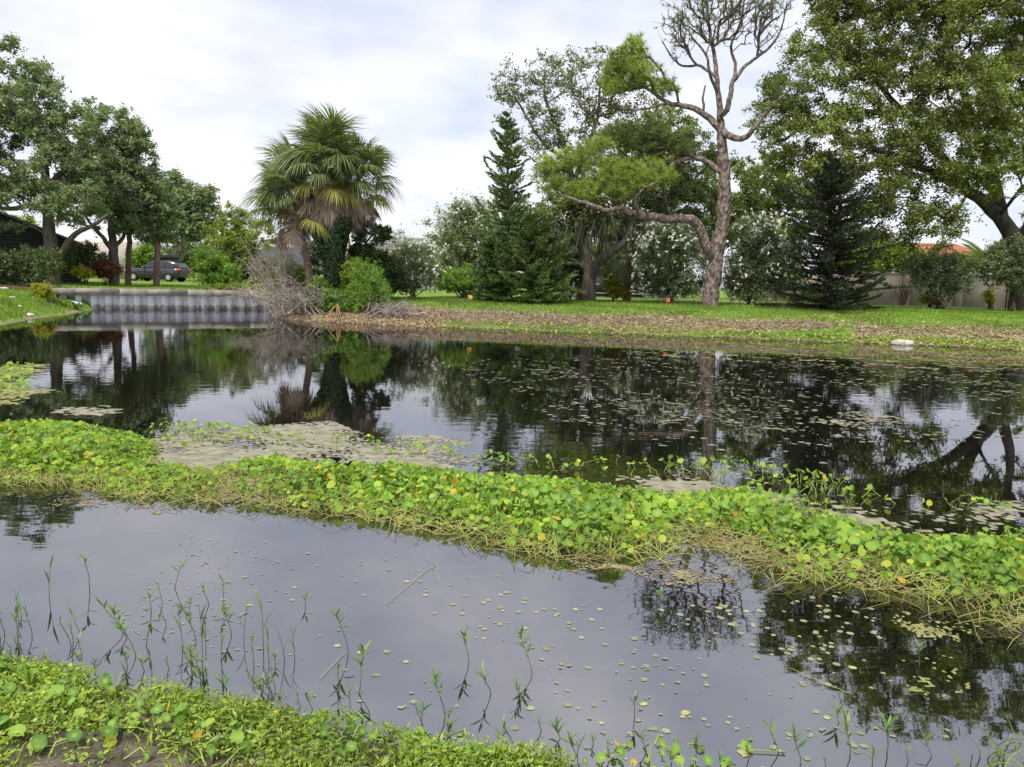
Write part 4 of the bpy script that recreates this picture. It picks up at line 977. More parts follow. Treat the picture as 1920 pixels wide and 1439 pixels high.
def conifer(name, label, bpx, Y, top, hw, mat, n_wh, per, lean_up, trunk_r=.16, dens=1.0, drop=0.0, trunk_mat='bark_dark', group=None, bare=None, shape=1.0):
    b = base(bpx[0], bpx[1], Y); b[2] -= .05; tp = at_y(top[0], top[1], Y); H_ = tp[2] - b[2]
    root = thing(name, label, 'conifer', b, group)
    m = MB(); u = np.linspace(0, 1, 12)[:, None]; Q = b * (1 - u) + tp * u; Q[1:-1, :2] += rng.normal(size=(10, 2)) * .015
    m.tube(Q, np.linspace(trunk_r, .012, 12), 8); part('trunk', m, MT[trunk_mat], root, smooth=True)
    mb_, mf = MB(), MB(); CC, AA = [], []
    R_ = hw * m_per_px(Y)
    for w in range(n_wh):
        t = (w + .5) / n_wh
        rad = R_ * np.interp(t, [0, .06, .25, .5, .75, .92, 1], np.array([.72, .95, 1.0, .80, .52, .2, .05]) ** shape)
        for j in range(per):
            az = 2 * np.pi * (j + .5 * (w % 2)) / per + rng.normal() * .18
            l_ = max(.08, rad * (1 + rng.normal() * .28)); z0 = b[2] + H_ * min(.985, max(.02, t + rng.normal() * .014))
            k = 7; s = np.linspace(0, 1, k); ba = np.array([math.cos(az), math.sin(az), 0])
            x0 = b * (1 - t) + tp * t; x0[2] = z0
            rise = lean_up * (t - .35) * 1.2
            P = x0 + ba * (l_ * s)[:, None] + np.array([0, 0, 1]) * (l_ * (rise * s - drop * s * (1 - t) + (.30 + .2 * rng.normal()) * s ** 2.2 + .06 * np.sin(4 * s + az * 3)))[:, None]
            P[:, 2] = np.maximum(P[:, 2], b[2] + .12)
            mb_.tube(P, np.linspace(.022, .005, k), 4)
            nt_ = int((40 + 95 * l_) * dens); ss = .12 + .9 * rng.random(nt_)
            c_ = np.stack([np.interp(ss, s, P[:, i]) for i in range(3)], 1)
            sd = np.cross(ba, [0, 0, 1.0]); sgn = rng.choice([-1, 1], nt_); lat = rng.random(nt_) * .20 * l_ ** .5 * (1.15 - .5 * ss)
            c_ = c_ + sd * (sgn * lat)[:, None] + ba * (lat * .7)[:, None] + np.array([0, 0, 1]) * (.05 * rng.random(nt_) + .18 * lat)[:, None]
            a_ = unit(ba * .6 + sd * (sgn * .55)[:, None] + np.array([0, 0, .55]) + rng.normal(size=(nt_, 3)) * .3)
            CC.append(c_); AA.append(a_)
    C = np.concatenate(CC); A = np.concatenate(AA); B = perp(A); n = len(C)
    mf.leaves(C, A, B, np.full(n, .075) * np.exp(rng.normal(size=n) * .2), np.full(n, .020), 0)
    part('branches', mb_, MT[trunk_mat], root, kind='stuff'); part('foliage', mf, MT[mat], root, kind='stuff')
    return root
conifer('tall_conifer', 'tall narrow layered conifer in the middle of the far lawn', (955, 560), 29.5, (950, 212), 54, 'conifer', 25, 7, .6, .13, 1.05, .05, trunk_mat='bark_oak')
conifer('low_conifer', 'shorter dense dark conifer beside the tall narrow one', (1008, 562), 29.0, (1003, 405), 62, 'conifer', 20, 10, .45, .10, 1.2, .1, shape=.8)
conifer('low_conifer', 'skirt like young conifer at the left foot of the tall one', (925, 561), 29.8, (925, 450), 34, 'conifer', 15, 9, .45, .08, 1.1, .1, shape=.8)
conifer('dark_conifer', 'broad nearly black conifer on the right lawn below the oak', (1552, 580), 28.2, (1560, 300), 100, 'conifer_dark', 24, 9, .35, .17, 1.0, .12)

# sparse oak behind and multi-stemmed oak with moss
tree('sparse_oak_tree', 'tall thin crowned oak showing sky between leaves behind the conifer', 'tree', (1075, 552), 40,
     [([(1075, 552), (1076, 480), (1080, 400), (1070, 330), (1060, 280), (1040, 230), (1020, 180)], .30, .07),
      ([(1076, 340), (1100, 280), (1120, 220), (1125, 160)], .14, .05), ([(1080, 390), (1130, 330), (1180, 280), (1210, 220)], .14, .05), ([(1064, 300), (1020, 270), (985, 215), (965, 180)], .10, .04)],
     [(975, 165, 46, 46), (1030, 140, 50, 44), (1100, 145, 60, 50), (1165, 150, 50, 60), (1000, 240, 56, 46), (1070, 230, 60, 44), (1140, 230, 56, 50), (1200, 220, 50, 50), (1040, 300, 60, 40), (940, 160, 20, 24)],
     330, 48, .45, (.075, .034), 'bark_oak', 'oak_s', skip=8, bf=.3)
ot, oT, _ = tree('mossy_oak_tree', 'multi stemmed oak hung with grey moss left of the pine', 'tree', (1105, 560), 32,
     [([(1105, 560), (1104, 530), (1103, 505), (1096, 470), (1091, 430), (1093, 395), (1088, 350)], .30, .12),
      ([(1107, 520), (1118, 495, -.3), (1138, 478, -.6), (1165, 460, -.8), (1185, 435, -.6), (1210, 400)], .24, .09),
      ([(1098, 480), (1082, 455, .4), (1055, 432, .8), (1025, 405, 1.0), (1000, 390, 1)], .16, .06),
      ([(1109, 512), (1122, 480, .5), (1130, 440, .8), (1150, 390, 1)], .16, .07),
      ([(1098, 505), (1080, 492, -.4), (1065, 484, -.8)], .10, .05), ([(1093, 410), (1110, 380), (1130, 350)], .1, .05)],
     [(1180, 375, 70, 44), (1100, 380, 66, 40), (1240, 350, 60, 50), (1290, 300, 66, 56, 1), (1250, 245, 56, 40, 2), (1190, 290, 60, 50, 2), (1300, 380, 50, 40, 1), (1045, 440, 46, 30), (1060, 400, 50, 36), (1160, 425, 60, 24), (1230, 420, 40, 30, 1)],
     420, 130, .4, (.07, .03), 'bark_oak', 'oak_m', skip=10)
mm = MB()
for i in range(900):
    q = at_y(rng.choice([1120, 1145, 1165, 1185, 1200, 1085, 1040]) + rng.normal() * 14, 400 + rng.random() * 45, 32 + rng.normal() * .6)
    l_ = .2 + rng.random() * .7; a = rng.normal(size=3) * .08
    mm.tube(np.stack([q, q + a + [0, 0, -l_ * .5], q + a * 1.5 + [0, 0, -l_]]), [.010, .014, .003], 3)
part('spanish_moss', mm, MT['moss'], ot, kind='stuff')
# trunks between
for lb, px, py, Y, h_, mat, w_ in (('orange barked palm stump between yellow bush and fence', 1175, 560, 33.5, 82, 'bark_orange', .17), ('reddish shaggy palm trunk behind the mossy oak base', 1090, 556, 34, 80, 'bark_pink', .24)):
    b = base(px, py, Y); b[2] -= .05; root = thing('palm_trunk', lb, 'palm tree', b)
    m = MB(); k = 14; u = np.linspace(0, 1, k); Q = b + np.stack([.08 * u, 0 * u, u * h_ * m_per_px(Y)], 1); m.tube(Q, w_ * (1 + .15 * (np.arange(k) % 2)), 9); part('trunk', m, MT[mat], root)
    for i in range(14):
        place_frond(root, FG if i < 8 else FD, Q[-1], i * 2.4, R(40 - 10 * i), .7, 'frond' if i < 8 else 'dead_frond')

# background trees closing the gaps
for i, (lb, px, Y, lob, mat) in enumerate((
    ('round green tree behind the pine trunk and white flowers', 1330, 46, [(1330, 400, 70, 60), (1380, 350, 60, 60), (1290, 440, 60, 50), (1400, 430, 60, 50)], 'oak_m'),
    ('dull green tree between the pine and the dark conifer', 1450, 48, [(1440, 360, 60, 60), (1490, 400, 60, 50), (1450, 460, 60, 50), (1520, 340, 50, 50)], 'oak_r'),
    ('dark green tree far behind the mossy oak', 1140, 52, [(1120, 460, 60, 46), (1180, 440, 60, 40), (1050, 480, 50, 40), (1230, 470, 50, 40)], 'oak_m'),
    ('grey green tree far behind the tall flowering shrub', 900, 54, [(880, 440, 50, 50), (940, 430, 50, 60), (1000, 440, 50, 60), (850, 470, 30, 40)], 'oleander'),
    ('low green tree over the wall between conifer and red roof', 1660, 50, [(1640, 480, 50, 36), (1690, 490, 40, 26), (1600, 480, 50, 40)], 'yellow_tree'),
    ('dark green tree beyond the wall at the right edge', 1930, 52, [(1930, 470, 60, 40), (1990, 440, 70, 60)], 'oak_r'),
    ('far green tree left of the grey roofed house', 650, 64, [(640, 505, 40, 26), (680, 500, 30, 26), (600, 510, 40, 24)], 'bush_dark'))):
    tree('background_tree', lb, 'tree', (px, 556), Y, [([(px, 556), (px, 520), (px + 6, 470), (px, 430)], .22, .08)], lob, 150, 85, .55, (.12, .055), 'bark_oak', mat, group='trees behind the far lawn')

# ------------------------------------------------------------------ the pine
def pine():
    Y = 29.0
    b = base(1331, 574, Y); b[2] -= .06
    root = thing('pine_tree', 'big leaning pine with long horizontal low limb on far lawn', 'pine tree', b)
    c2 = lambda x, y, d=0: at_y(1000 + x * .431, y * .431, Y + d)
    sk = Skel()
    sk.limb([b, c2(772, 1270), c2(785, 1200), c2(800, 1080), c2(822, 980), c2(830, 900), c2(832, 800), c2(828, 720), c2(822, 640), c2(816, 560)], .335, .17, jit=.012)
    nt0 = len(sk.P)
    thick = [([(790, 1130), (758, 1085, -.2), (738, 1035, -.3), (715, 980, -.4), (685, 955, -.5), (600, 953, -.7), (500, 943, -.9), (430, 930, -1.0)], .20, .145),
             ([(430, 930, -1.0), (385, 905, -1.0), (320, 918, -1.2), (260, 895, -1.3), (200, 875, -1.2), (120, 850, -1)], .12, .04),
             ([(430, 930, -1.0), (360, 890, -.4), (330, 850, 0), (260, 800, .3), (160, 760, .4)], .07, .03),
             ([(470, 940, -1.0), (440, 880, -1.4), (470, 830, -1.8), (540, 790, -2)], .06, .025),
             ([(815, 750), (760, 705, .3), (690, 688, .6), (620, 710, .8), (560, 738, .9), (500, 735, 1), (430, 700, 1), (360, 640, 1)], .11, .03),
             ([(816, 565), (780, 530, .2), (720, 485, .4), (650, 460, .6), (590, 450, .7), (530, 410, .8), (470, 370, .9), (400, 320, 1)], .14, .035),
             ([(590, 450, .7), (520, 465, .4), (450, 480, .2), (400, 470, 0)], .06, .025),
             ([(816, 560), (850, 590, -.3), (905, 606, -.6), (950, 570, -.8), (1000, 510, -1), (1060, 440, -1.2), (1120, 390, -1)], .14, .04),
             ([(816, 560), (812, 500), (806, 420), (796, 340), (788, 250), (770, 160), (760, 60), (750, -40)], .13, .03),
             ([(812, 505), (840, 480, -.3), (856, 420, -.4), (862, 370, -.4), (880, 340, -.3), (930, 280, -.2), (990, 240, 0), (1060, 170, .2), (1090, 90, .3)], .11, .03),
             ([(862, 370, -.4), (880, 300, .3), (860, 200, .6), (900, 100, .8), (920, -20, .8)], .07, .025),
             ([(796, 340), (730, 290, .4), (660, 290, .6), (610, 260, .7), (560, 180, .7)], .06, .022),
             ([(800, 400), (770, 330, -.5), (750, 240, -.7), (690, 160, -.8), (660, 60, -.8)], .06, .022),
             ([(740, 480, .3), (738, 430, .3), (748, 372, .3)], .05, .03)]
    for pts, r0, r1 in thick:
        sk.limb([c2(*p) for p in pts], r0, r1, jit=.012)
    def lob(lst): return [(c2(x, y, d), np.array([rx * .431, (rx + ry) * .25, ry * .431]) * m_per_px(Y)) for x, y, rx, ry, d in lst]
    low = clumps_in(lob([(90, 740, 90, 70, 0), (220, 690, 100, 70, 0), (330, 760, 120, 80, -.6), (480, 760, 110, 60, -1), (100, 820, 80, 40, -.4), (230, 830, 110, 40, -.6), (380, 830, 90, 40, -1), (290, 640, 70, 40, .3), (560, 780, 60, 36, -1.2)]), 900, .15)
    mid = clumps_in(lob([(380, 590, 90, 60, 1), (480, 620, 120, 70, 1), (560, 600, 90, 60, 1), (640, 640, 80, 50, .8)]), 380, .15)
    upl = clumps_in(lob([(360, 320, 70, 80, 1), (430, 250, 90, 60, 1), (470, 330, 90, 60, .8), (380, 380, 70, 40, .8), (560, 380, 70, 40, .7), (440, 200, 50, 40, 1)]), 480, .15)
    top = clumps_in(lob([(640, 90, 110, 110, 0), (760, 80, 130, 130, 0), (880, 60, 130, 130, .3), (1000, 80, 110, 130, .2), (620, 200, 70, 60, .5), (1020, 20, 100, 110, 0), (700, -40, 120, 80, 0), (880, -60, 150, 80, .2)]), 1200, .05)
    rig = clumps_in(lob([(1100, 400, 60, 60, -1), (1000, 470, 50, 40, -1)]), 24, .4)
    ends = np.concatenate([low, mid, upl, top, rig])
    sk.grow(ends, .0068, .42, .06, skip=nt0, rmax=.05)
    m1, m2 = MB(), MB()
    n0 = 15
    trunk = MB(); limbs = MB()
    for i, (Q, r, fine_) in enumerate(sk.branches):
        if i == 0: trunk.tube(Q, r * (1 + .05 * rng.normal(size=len(r))), 14)
        elif fine_ is None: limbs.tube(Q, r, 9)
        else: m2.tube(Q, r, 4)
    part('trunk', trunk, MT['bark_pine'], root, smooth=True)
    part('limbs', limbs, MT['bark_pine'], root, smooth=True)
    part('twigs', m2, MT['bark_pine_twig'], root, smooth=True, kind='stuff')
    def tufts(mb, C, n, l_, out_from, w=.010, copies=1):
        C = np.repeat(C, copies, 0) + (rng.normal(size=(len(C) * copies, 3)) * .17 if copies > 1 else 0)
        i = np.repeat(np.arange(len(C)), n); ax = unit(unit(C - out_from) * .6 + np.array([0, 0, .75]) + rng.normal(size=C.shape) * .35)
        A = unit(ax[i] * .75 + rng.normal(size=(len(i), 3)) * .55); B = perp(A); ll = l_ * (.8 + .4 * rng.random(len(i)))
        P0 = C[i]; V = np.stack([P0 - B * w, P0 + B * w, P0 + A * ll[:, None] - np.array([0, 0, .15]) * (ll ** 1.0)[:, None]], 1)
        mb.add(V.reshape(-1, 3), np.arange(len(i) * 3).reshape(-1, 3))
    mg, md = MB(), MB()
    tufts(mg, low, 30, .27, low.mean(0) - [0, 0, .8], .0095, 1)
    tufts(mg, upl, 30, .27, upl.mean(0) - [0, 0, .6], .0095, 1)
    tufts(md, mid, 28, .26, mid.mean(0) - [0, 0, .6], .0095, 1)
    sel = top[(rng.random(len(top)) < .5) | (top[:, 2] > c2(0, -60)[2])]
    tufts(md, sel, 16, .19, top.mean(0), .008, 1); tufts(md, rig, 26, .26, rig.mean(0), .009, 2)
    part('green_needles', mg, MT['pine'], root, kind='stuff'); part('dull_needles', md, MT['pine_dull'], root, kind='stuff')
pine()

# ------------------------------------------------------------------ big right oak and right-hand shrubs
tree('big_oak_tree', 'huge spreading oak overhanging the far lawn from the right edge', 'tree', (1930, 582), 32.5,
     [([(1930, 582), (1920, 530), (1910, 490), (1899, 447), (1880, 415), (1850, 385), (1815, 360, -.6), (1760, 330, -1.0), (1690, 300, -1.4), (1610, 270, -1.6)], .46, .09),
      ([(1905, 470), (1928, 425, .3), (1950, 370, .6), (1960, 290, .8), (1950, 200, 1)], .26, .10),
      ([(1880, 415), (1870, 360, .6), (1850, 290, 1), (1820, 210, 1.3), (1790, 120, 1.5), (1770, 30, 1.5)], .26, .09),
      ([(1815, 360, -.6), (1770, 300, .4), (1700, 220, 1), (1640, 150, 1.2), (1590, 80, 1.2)], .20, .07),
      ([(1700, 304, -1.4), (1640, 310, -2), (1570, 330, -2), (1510, 350, -2)], .12, .05),
      ([(1690, 215, 1), (1600, 210, 1), (1520, 230, .8), (1460, 270, .8)], .12, .05),
      ([(1960, 300, .8), (2020, 240, 1), (2080, 200, 1)], .18, .07)],
     [(1560, 60, 70, 66, .8), (1640, 40, 90, 80, 1), (1740, 70, 100, 90, 1), (1850, 60, 100, 100, .5), (1500, 160, 60, 56, .6), (1590, 170, 80, 60, .5), (1690, 170, 80, 60, -.5), (1800, 180, 100, 70, -1.4), (1900, 200, 90, 90, -1),
      (1480, 250, 60, 54, .4), (1560, 270, 80, 54, -.6), (1660, 270, 90, 54, -1.6), (1770, 280, 100, 54, -1.8), (1870, 300, 90, 54, -1.4), (1520, 345, 60, 40, -1.8), (1620, 350, 80, 44, -2), (1710, 370, 90, 46, -2), (1660, 425, 80, 40, -2), (1750, 425, 60, 40, -1.8), (1600, 440, 50, 30, -1.8), (1820, 330, 60, 40, -1.6),
      (1850, -150, 140, 70, .5), (2000, -110, 130, 100, .5), (1440, 320, 40, 50, .6), (1455, 210, 36, 60, .8), (1700, -60, 130, 70, 1), (1860, -60, 120, 80, 1), (1990, 100, 120, 140, 1), (1570, -40, 70, 50, 1), (1800, 420, 36, 22, -1.2), (2000, 280, 90, 80, 1)],
     1500, 168, .48, (.061, .029), 'bark_dark', 'oak_r', skip=10, r_tip=.007, shell=.62, rmax=.10)
bush('leafy_shrub', 'spreading dark shrub with many stems in front of beige wall', 'shrub', (1762, 579), 31, [(1755, 500, 44, 30), (1725, 490, 30, 26), (1790, 505, 34, 30), (1765, 540, 36, 26), (1805, 525, 26, 24), (1730, 525, 24, 24)], 200, 70, .26, (.065, .014), 'oleander_dark', 'bark_dark', 20, up=.1)
bush('leafy_shrub', 'dark bronze shrub with bare stems beside the big oak trunk', 'shrub', (1893, 580), 30.5, [(1880, 500, 40, 26), (1910, 520, 34, 30), (1860, 510, 30, 24), (1900, 470, 40, 26)], 150, 60, .26, (.06, .022), 'oleander_dark', 'bark_dark', 14, up=.1)
bush('golden_shrub', 'small yellow leaved shrub under the spreading dark shrub', 'shrub', (1742, 575), 34, [(1735, 558, 16, 12), (1752, 562, 10, 10)], 36, 50, .16, (.04, .02), 'yellow_plant')
bush('golden_shrub', 'little yellow shrub at the wall between the two dark shrubs', 'shrub', (1856, 576), 35, [(1858, 560, 12, 14), (1848, 556, 10, 10)], 30, 40, .16, (.04, .02), 'yellow_plant')
# dead plant on the wall
m = MB(); p = base(1693, 574, 40.4)
for i in range(16):
    e = p + np.array([rng.normal() * .35, -.05, 1.1 + rng.random() * .4]); Q = np.stack([p + rng.normal(size=3) * [.06, .03, 0], p * .5 + e * .5 + rng.normal(size=3) * .08, e]); Q[:, 1] = np.minimum(Q[:, 1], 40.75)
    m.tube(Q, [.03, .022, .008], 4)
tag(part('dead_vine', m, MT['bark_pink'], None, loc=p), 'bare dead vine standing against the beige wall', 'vine')
def areca(label, px, py, Y, n, h_, mat='bush_bright'):
    b = base(px, py, Y); root = thing('areca_palm', label, 'palm tree', b, 'feathery palms behind the wall')
    m = MB()
    for i in range(5):
        a = i * 1.3; Q = np.stack([b, b + [.2 * math.cos(a), .2 * math.sin(a), h_ * .3], b + [.5 * math.cos(a), .5 * math.sin(a), h_ * .62]]); m.tube(Q, [.05, .045, .04], 6)
    part('stems', m, MT['bark_palm'], root)
    me = AR
    for i in range(n):
        az = i * 2.4; el = R(75 - 70 * (i / n)); d = np.array([math.cos(az) * math.cos(el), math.sin(az) * math.cos(el), math.sin(el)])
        X_ = unit(np.cross(d, [0, 0, 1.0])); Z_ = np.cross(X_, d); inst('frond', me, root, b + [.3 * math.cos(az), .3 * math.sin(az), h_ * .6], X_, d, Z_, h_ * .55)
def feather():
    m = MB(); u = np.linspace(0, 1, 9); P = np.stack([0 * u, u, -.45 * u ** 2.2], 1); m.tube(P, np.linspace(.014, .004, 9), 4)
    for i in range(30):
        t = .12 + .86 * i / 30; c = np.array([0, t, -.45 * t ** 2.2]); l_ = .30 * math.sin(math.pi * (.15 + .8 * t)) + .05
        for s in (-1, 1):
            d = unit(np.array([s * .8, .55, .1])); e = c + d * l_ + np.array([0, 0, -.3 * l_]); w = np.array([0, .012, .006])
            m.add([c - w, c + w, c + d * l_ * .5 + w, c + d * l_ * .5 - w, e], [[0, 1, 2, 3]]); m.add([c + d * l_ * .5 - w, c + d * l_ * .5 + w, e], [[0, 1, 2]])
    return m.mesh('frond', MT['yellow_tree'])
AR = feather()
areca('feathery golden palm behind the wall left of the big oak trunk', 1858, 560, 43, 16, 3.6)
areca('second feathery palm behind the wall nearer the red roof', 1825, 560, 44, 14, 3.2)
areca('feathery palm behind the wall at the picture right edge', 1900, 560, 44, 14, 3.4)

# survey flags
def flag(label, px, py, Y, mat, h_=.45):
    b = base(px, py, Y); root = thing('marker_flag', label, 'flag', b, 'survey marker flags')
    m = MB(); m.tube([b - [0, 0, .05], b + [0, 0, h_]], .006, 5); part('wire_pole', m, MT['wire'], root)
    m = MB(); m.prism([b + [.0, -.004, h_], b + [.14, -.004, h_ - .03], b + [.13, -.004, h_ - .14], b + [0, -.004, h_ - .12]], (0, .008, 0)); part('flag_cloth', m, MT[mat], root)
flag('small red marker flag at the foot of the flowering shrub', 1249, 572, 28.0, 'flag_red', .32)
flag('small orange marker flag at the lawn edge left of the conifers', 878, 578, 27.2, 'flag_orange', .42)

# ------------------------------------------------------------------ ground cover on the far bank and lawns
def zone_turf(x, y):
    """turf weight at points (nearest grid vertex)"""
    ix = np.clip(np.searchsorted(gx, x), 0, nx - 1); iy = np.clip(np.searchsorted(gy, y), 0, ny - 1)
    return turf[iy, ix], mud[iy, ix], sdG[iy, ix]
def blades(n, xr, yr, h_, w, bias=1.0, cond=None):
    x = xr[0] + rng.random(n) * (xr[1] - xr[0]); y = yr[0] + (yr[1] - yr[0]) * rng.random(n) ** bias
    t, mu_, sd = zone_turf(x, y); ok = (rng.random(n) < t) & (sd > .05)
    if cond is not None: ok &= cond(x, y, sd)
    x, y = x[ok], y[ok]; z = height(x, y); n = len(x)
    P = np.stack([x, y, z - .005], 1); A = unit(rng.normal(size=(n, 3)) * [.5, .5, .0] + [0, 0, 1]); B = unit(np.cross(A, rng.normal(size=(n, 3))))
    hh = h_ * np.exp(rng.normal(size=n) * .35)
    V = np.stack([P - B * w, P + B * w, P + A * hh[:, None]], 1)
    m = MB(); m.add(V.reshape(-1, 3), np.arange(3 * n).reshape(-1, 3)); return m
m = blades(150000, (-6, 22), (21.5, 32), .05, .014)
tag(part('lawn_grass', m, MT['grass'], kind='stuff'), 'bright mown grass of the far right lawn and bank', 'grass')
m = blades(26000, (-26, -8), (29, 48), .05, .02, 1.5)
tag(part('lawn_grass', m, MT['grass'], kind='stuff'), 'bright mown grass of the lawn behind the seawall', 'grass')
m = blades(60000, (-21, -8), (9, 30.5), .10, .016, .7)
tag(part('bank_grass', m, MT['grass'], kind='stuff'), 'rough green weeds covering the left bank slope', 'grass')
# leaf litter on the brown part of the far bank
n = 56000
x = -6.5 + rng.random(n) * 26; y = 21.3 + rng.random(n) * 8
t, mu_, sd = zone_turf(x, y); ok = (sd > .05) & (sd < 3.6) & (rng.random(n) > t * .93)
x, y = x[ok], y[ok]; z = height(x, y); n = len(x)
P = np.stack([x, y, z + .012 + .03 * rng.random(n)], 1); A = unit(rng.normal(size=(n, 3)) * [1, 1, .35]); N = unit(np.array([0, -.25, 1.0]) + rng.normal(size=(n, 3)) * .45); B = unit(np.cross(N, A))
m = MB(); m.leaves(P, A, B, np.full(n, .045) * np.exp(rng.normal(size=n) * .3), np.full(n, .022))
tag(part('leaf_litter', m, MT['litter'], kind='stuff'), 'brown dead leaves and roots on the far bank slope', 'leaf litter')
# roots / straw along the eroded edge
m = MB()
for i in range(900):
    x0 = -5.0 + rng.random() ** 1.6 * 16; y0 = np.interp(x0, SP[::-1][-10:, 0][::-1] if False else [-5.3, -4.3, -1.2, 2, 6, 11.2, 14, 20], [25.4, 25.0, 24.5, 23.9, 23.3, 22.2, 21.4, 19.8]) + .9 + rng.random() * 1.1
    z0 = ground_z(x0, y0); a = rng.random() * 6.28; l_ = .12 + rng.random() * .3
    Q = np.array([[x0, y0, z0 + .02], [x0 + l_ * .5 * math.cos(a), y0 - .12 * rng.random(), z0 + .04], [x0 + l_ * math.cos(a), y0 - .2 * rng.random() - .05, z0 - .08 + .06 * rng.random()]])
    m.tube(Q, [.009, .008, .004], 3)
tag(part('bank_roots', m, MT['twig_grey'], kind='stuff'), 'dry roots and straw along the eroded far bank edge', 'roots')
p0 = at_y(768, 594, 25.9); p0[2] = ground_z(p0[0], p0[1]) + .05
m = MB(); m.tube([p0, p0 + [.25, -.05, .02], p0 + [.55, 0, .10]], [.03, .025, .012], 6, True); m.tube([p0 + [.25, -.05, .02], p0 + [.2, -.02, .2]], [.018, .008], 5)
tag(part('grey_branch', m, MT['twig_grey'], None, loc=p0), 'single pale forked branch lying on the brown bank', 'branch')
# green broad weeds at the waterline of the far bank
n = 16000
x = 0 + rng.random(n) * 19; y = 19.5 + rng.random(n) * 6; sd, _b = seg_info(x, y)
ok = (sd > -.06) & (sd < .9) & (rng.random(n) < np.clip(.35 + .6 * wob(x, y, 1.3, 2) + (x - 4) * .04, .03, 1))
x, y = x[ok], y[ok]; n = len(x); z = np.maximum(height(x, y), 0)
P = np.stack([x, y, z + .02 + .07 * rng.random(n)], 1); A = rand_dirs(n, 0, .4); N = unit(np.array([0, -.3, 1.0]) + rng.normal(size=(n, 3)) * .4); B = unit(np.cross(N, A))
m = MB(); m.leaves(P, A, B, np.full(n, .045), np.full(n, .032)); tag(part('waterline_weeds', m, MT['weed'], kind='stuff'), 'yellow green creeping weeds at the far waterline', 'weeds')

# ------------------------------------------------------------------ floating scum on the pond
def scum(P, cell, thr, mat, name, label, scale=1.0, z=.0015, ph=0, anis=1.0, edge=.35):
    P = np.asarray(P, float); lo, hi = P.min(0), P.max(0)
    xs = np.arange(lo[0], hi[0], cell); ys = np.arange(lo[1], hi[1], cell * anis)
    X_, Y_ = np.meshgrid(xs, ys); c = np.stack([X_ + cell / 2, Y_ + cell * anis / 2], -1)
    ins = in_poly(c[..., 0], c[..., 1], P)
    # distance to the outline fades the mat out
    d = np.full(X_.shape, 1e9)
    for i in range(len(P)):
        a, b = P[i], P[(i + 1) % len(P)]; ab = b - a; t = np.clip(((c - a) @ ab) / (ab @ ab), 0, 1); d = np.minimum(d, np.linalg.norm(c - (a + t[..., None] * ab), axis=-1))
    v = .5 * wob(c[..., 0], c[..., 1] * 1.6, 2.1 * scale, ph) + .33 * wob(c[..., 0], c[..., 1] * 1.5, 5.7 * scale, ph + 1) + .25 * wob(c[..., 0], c[..., 1], 14 * scale, ph + 2) + .22 * rng.normal(size=d.shape)
    keep = ins & (v + .55 * np.clip(d / edge, 0, 1) > thr)
    jx = rng.random((len(ys) + 1, len(xs) + 1, 2)) * cell * .5
    VX = np.concatenate([xs, [xs[-1] + cell]]); VY = np.concatenate([ys, [ys[-1] + cell * anis]])
    gxx, gyy = np.meshgrid(VX, VY)
    V = np.stack([gxx + jx[..., 0], gyy + jx[..., 1], np.full(gxx.shape, z) + rng.random(gxx.shape) * .001], -1)
    I = np.arange(gxx.size).reshape(gxx.shape)
    q = np.stack([I[:-1, :-1], I[:-1, 1:], I[1:, 1:], I[1:, :-1]], -1)[keep]
    if len(q) == 0: return
    m = MB(); used, inv = np.unique(q, return_inverse=True); m.add(V.reshape(-1, 3)[used], inv.reshape(-1, 4))
    return tag(part(name, m, MT[mat], kind='stuff'), label, 'algae')
Z = lambda *pts: [SX(px, py) for px, py in pts]
scum(Z((255, 815), (330, 795), (420, 800), (520, 795), (620, 790), (700, 822), (800, 815), (880, 828), (900, 870), (760, 900), (560, 880), (420, 890), (250, 900)), .028, .16, 'algae', 'algae_mat', 'pale beige algae mat floating behind the pennywort left of centre')
scum(Z((1150, 895), (1380, 880), (1560, 930), (1700, 955), (1860, 935), (1960, 950), (1960, 1010), (1560, 1010), (1200, 950)), .04, .42, 'algae', 'algae_mat', 'patchy algae streaks behind the pennywort at right', ph=3)
scum(Z((1000, 1035), (1180, 1030), (1330, 1050), (1440, 1100), (1330, 1115), (1180, 1105), (1040, 1085)), .011, .60, 'root_mat', 'algae_mat', 'beige algae scum in front of the pennywort middle', ph=5, scale=4)
scum(Z((1640, 1145), (1760, 1150), (1960, 1185), (1960, 1215), (1800, 1190), (1790, 1235), (1820, 1290), (1750, 1335), (1650, 1310), (1690, 1240), (1700, 1190)), .012, .55, 'algae_green', 'algae_mat', 'yellowish algae tongue on dark water at lower right', ph=6, scale=5, edge=.25)
scum(Z((-60, 905), (180, 915), (330, 935), (300, 965), (160, 975), (-60, 945)), .012, .74, 'root_mat', 'algae_mat', 'thin algae film on dark water at the left below pennywort', ph=8, scale=4)
scum(Z((1500, 785), (1600, 772), (1700, 785), (1720, 800), (1620, 806), (1520, 796)), .04, .55, 'algae', 'algae_mat', 'tan algae raft on the dark water right of centre', ph=9, edge=.6)
scum(Z((820, 672), (1240, 665), (1960, 700), (1960, 830), (1500, 860), (1250, 830), (1000, 760), (840, 715)), .05, 1.22, 'pad_far', 'algae_mat', 'scattered pale algae flecks over the dark right half of pond', ph=11, scale=3.6, anis=1.0)
scum(Z((-60, 690), (95, 682), (60, 720), (110, 735), (30, 760), (-60, 765)), .05, .25, 'algae_green', 'algae_mat', 'yellow green floating weed mat at the left edge', ph=12)
scum(Z((1120, 655), (1500, 640), (1960, 665), (1960, 705), (1600, 690), (1200, 672)), .07, .98, 'algae_green', 'algae_mat', 'pale weed strips along the far right waterline', ph=14, scale=2)
scum(Z((40, 770), (200, 760), (240, 772), (120, 790)), .05, .4, 'algae', 'algae_mat', 'thin pale algae streak behind the left pennywort', ph=15)
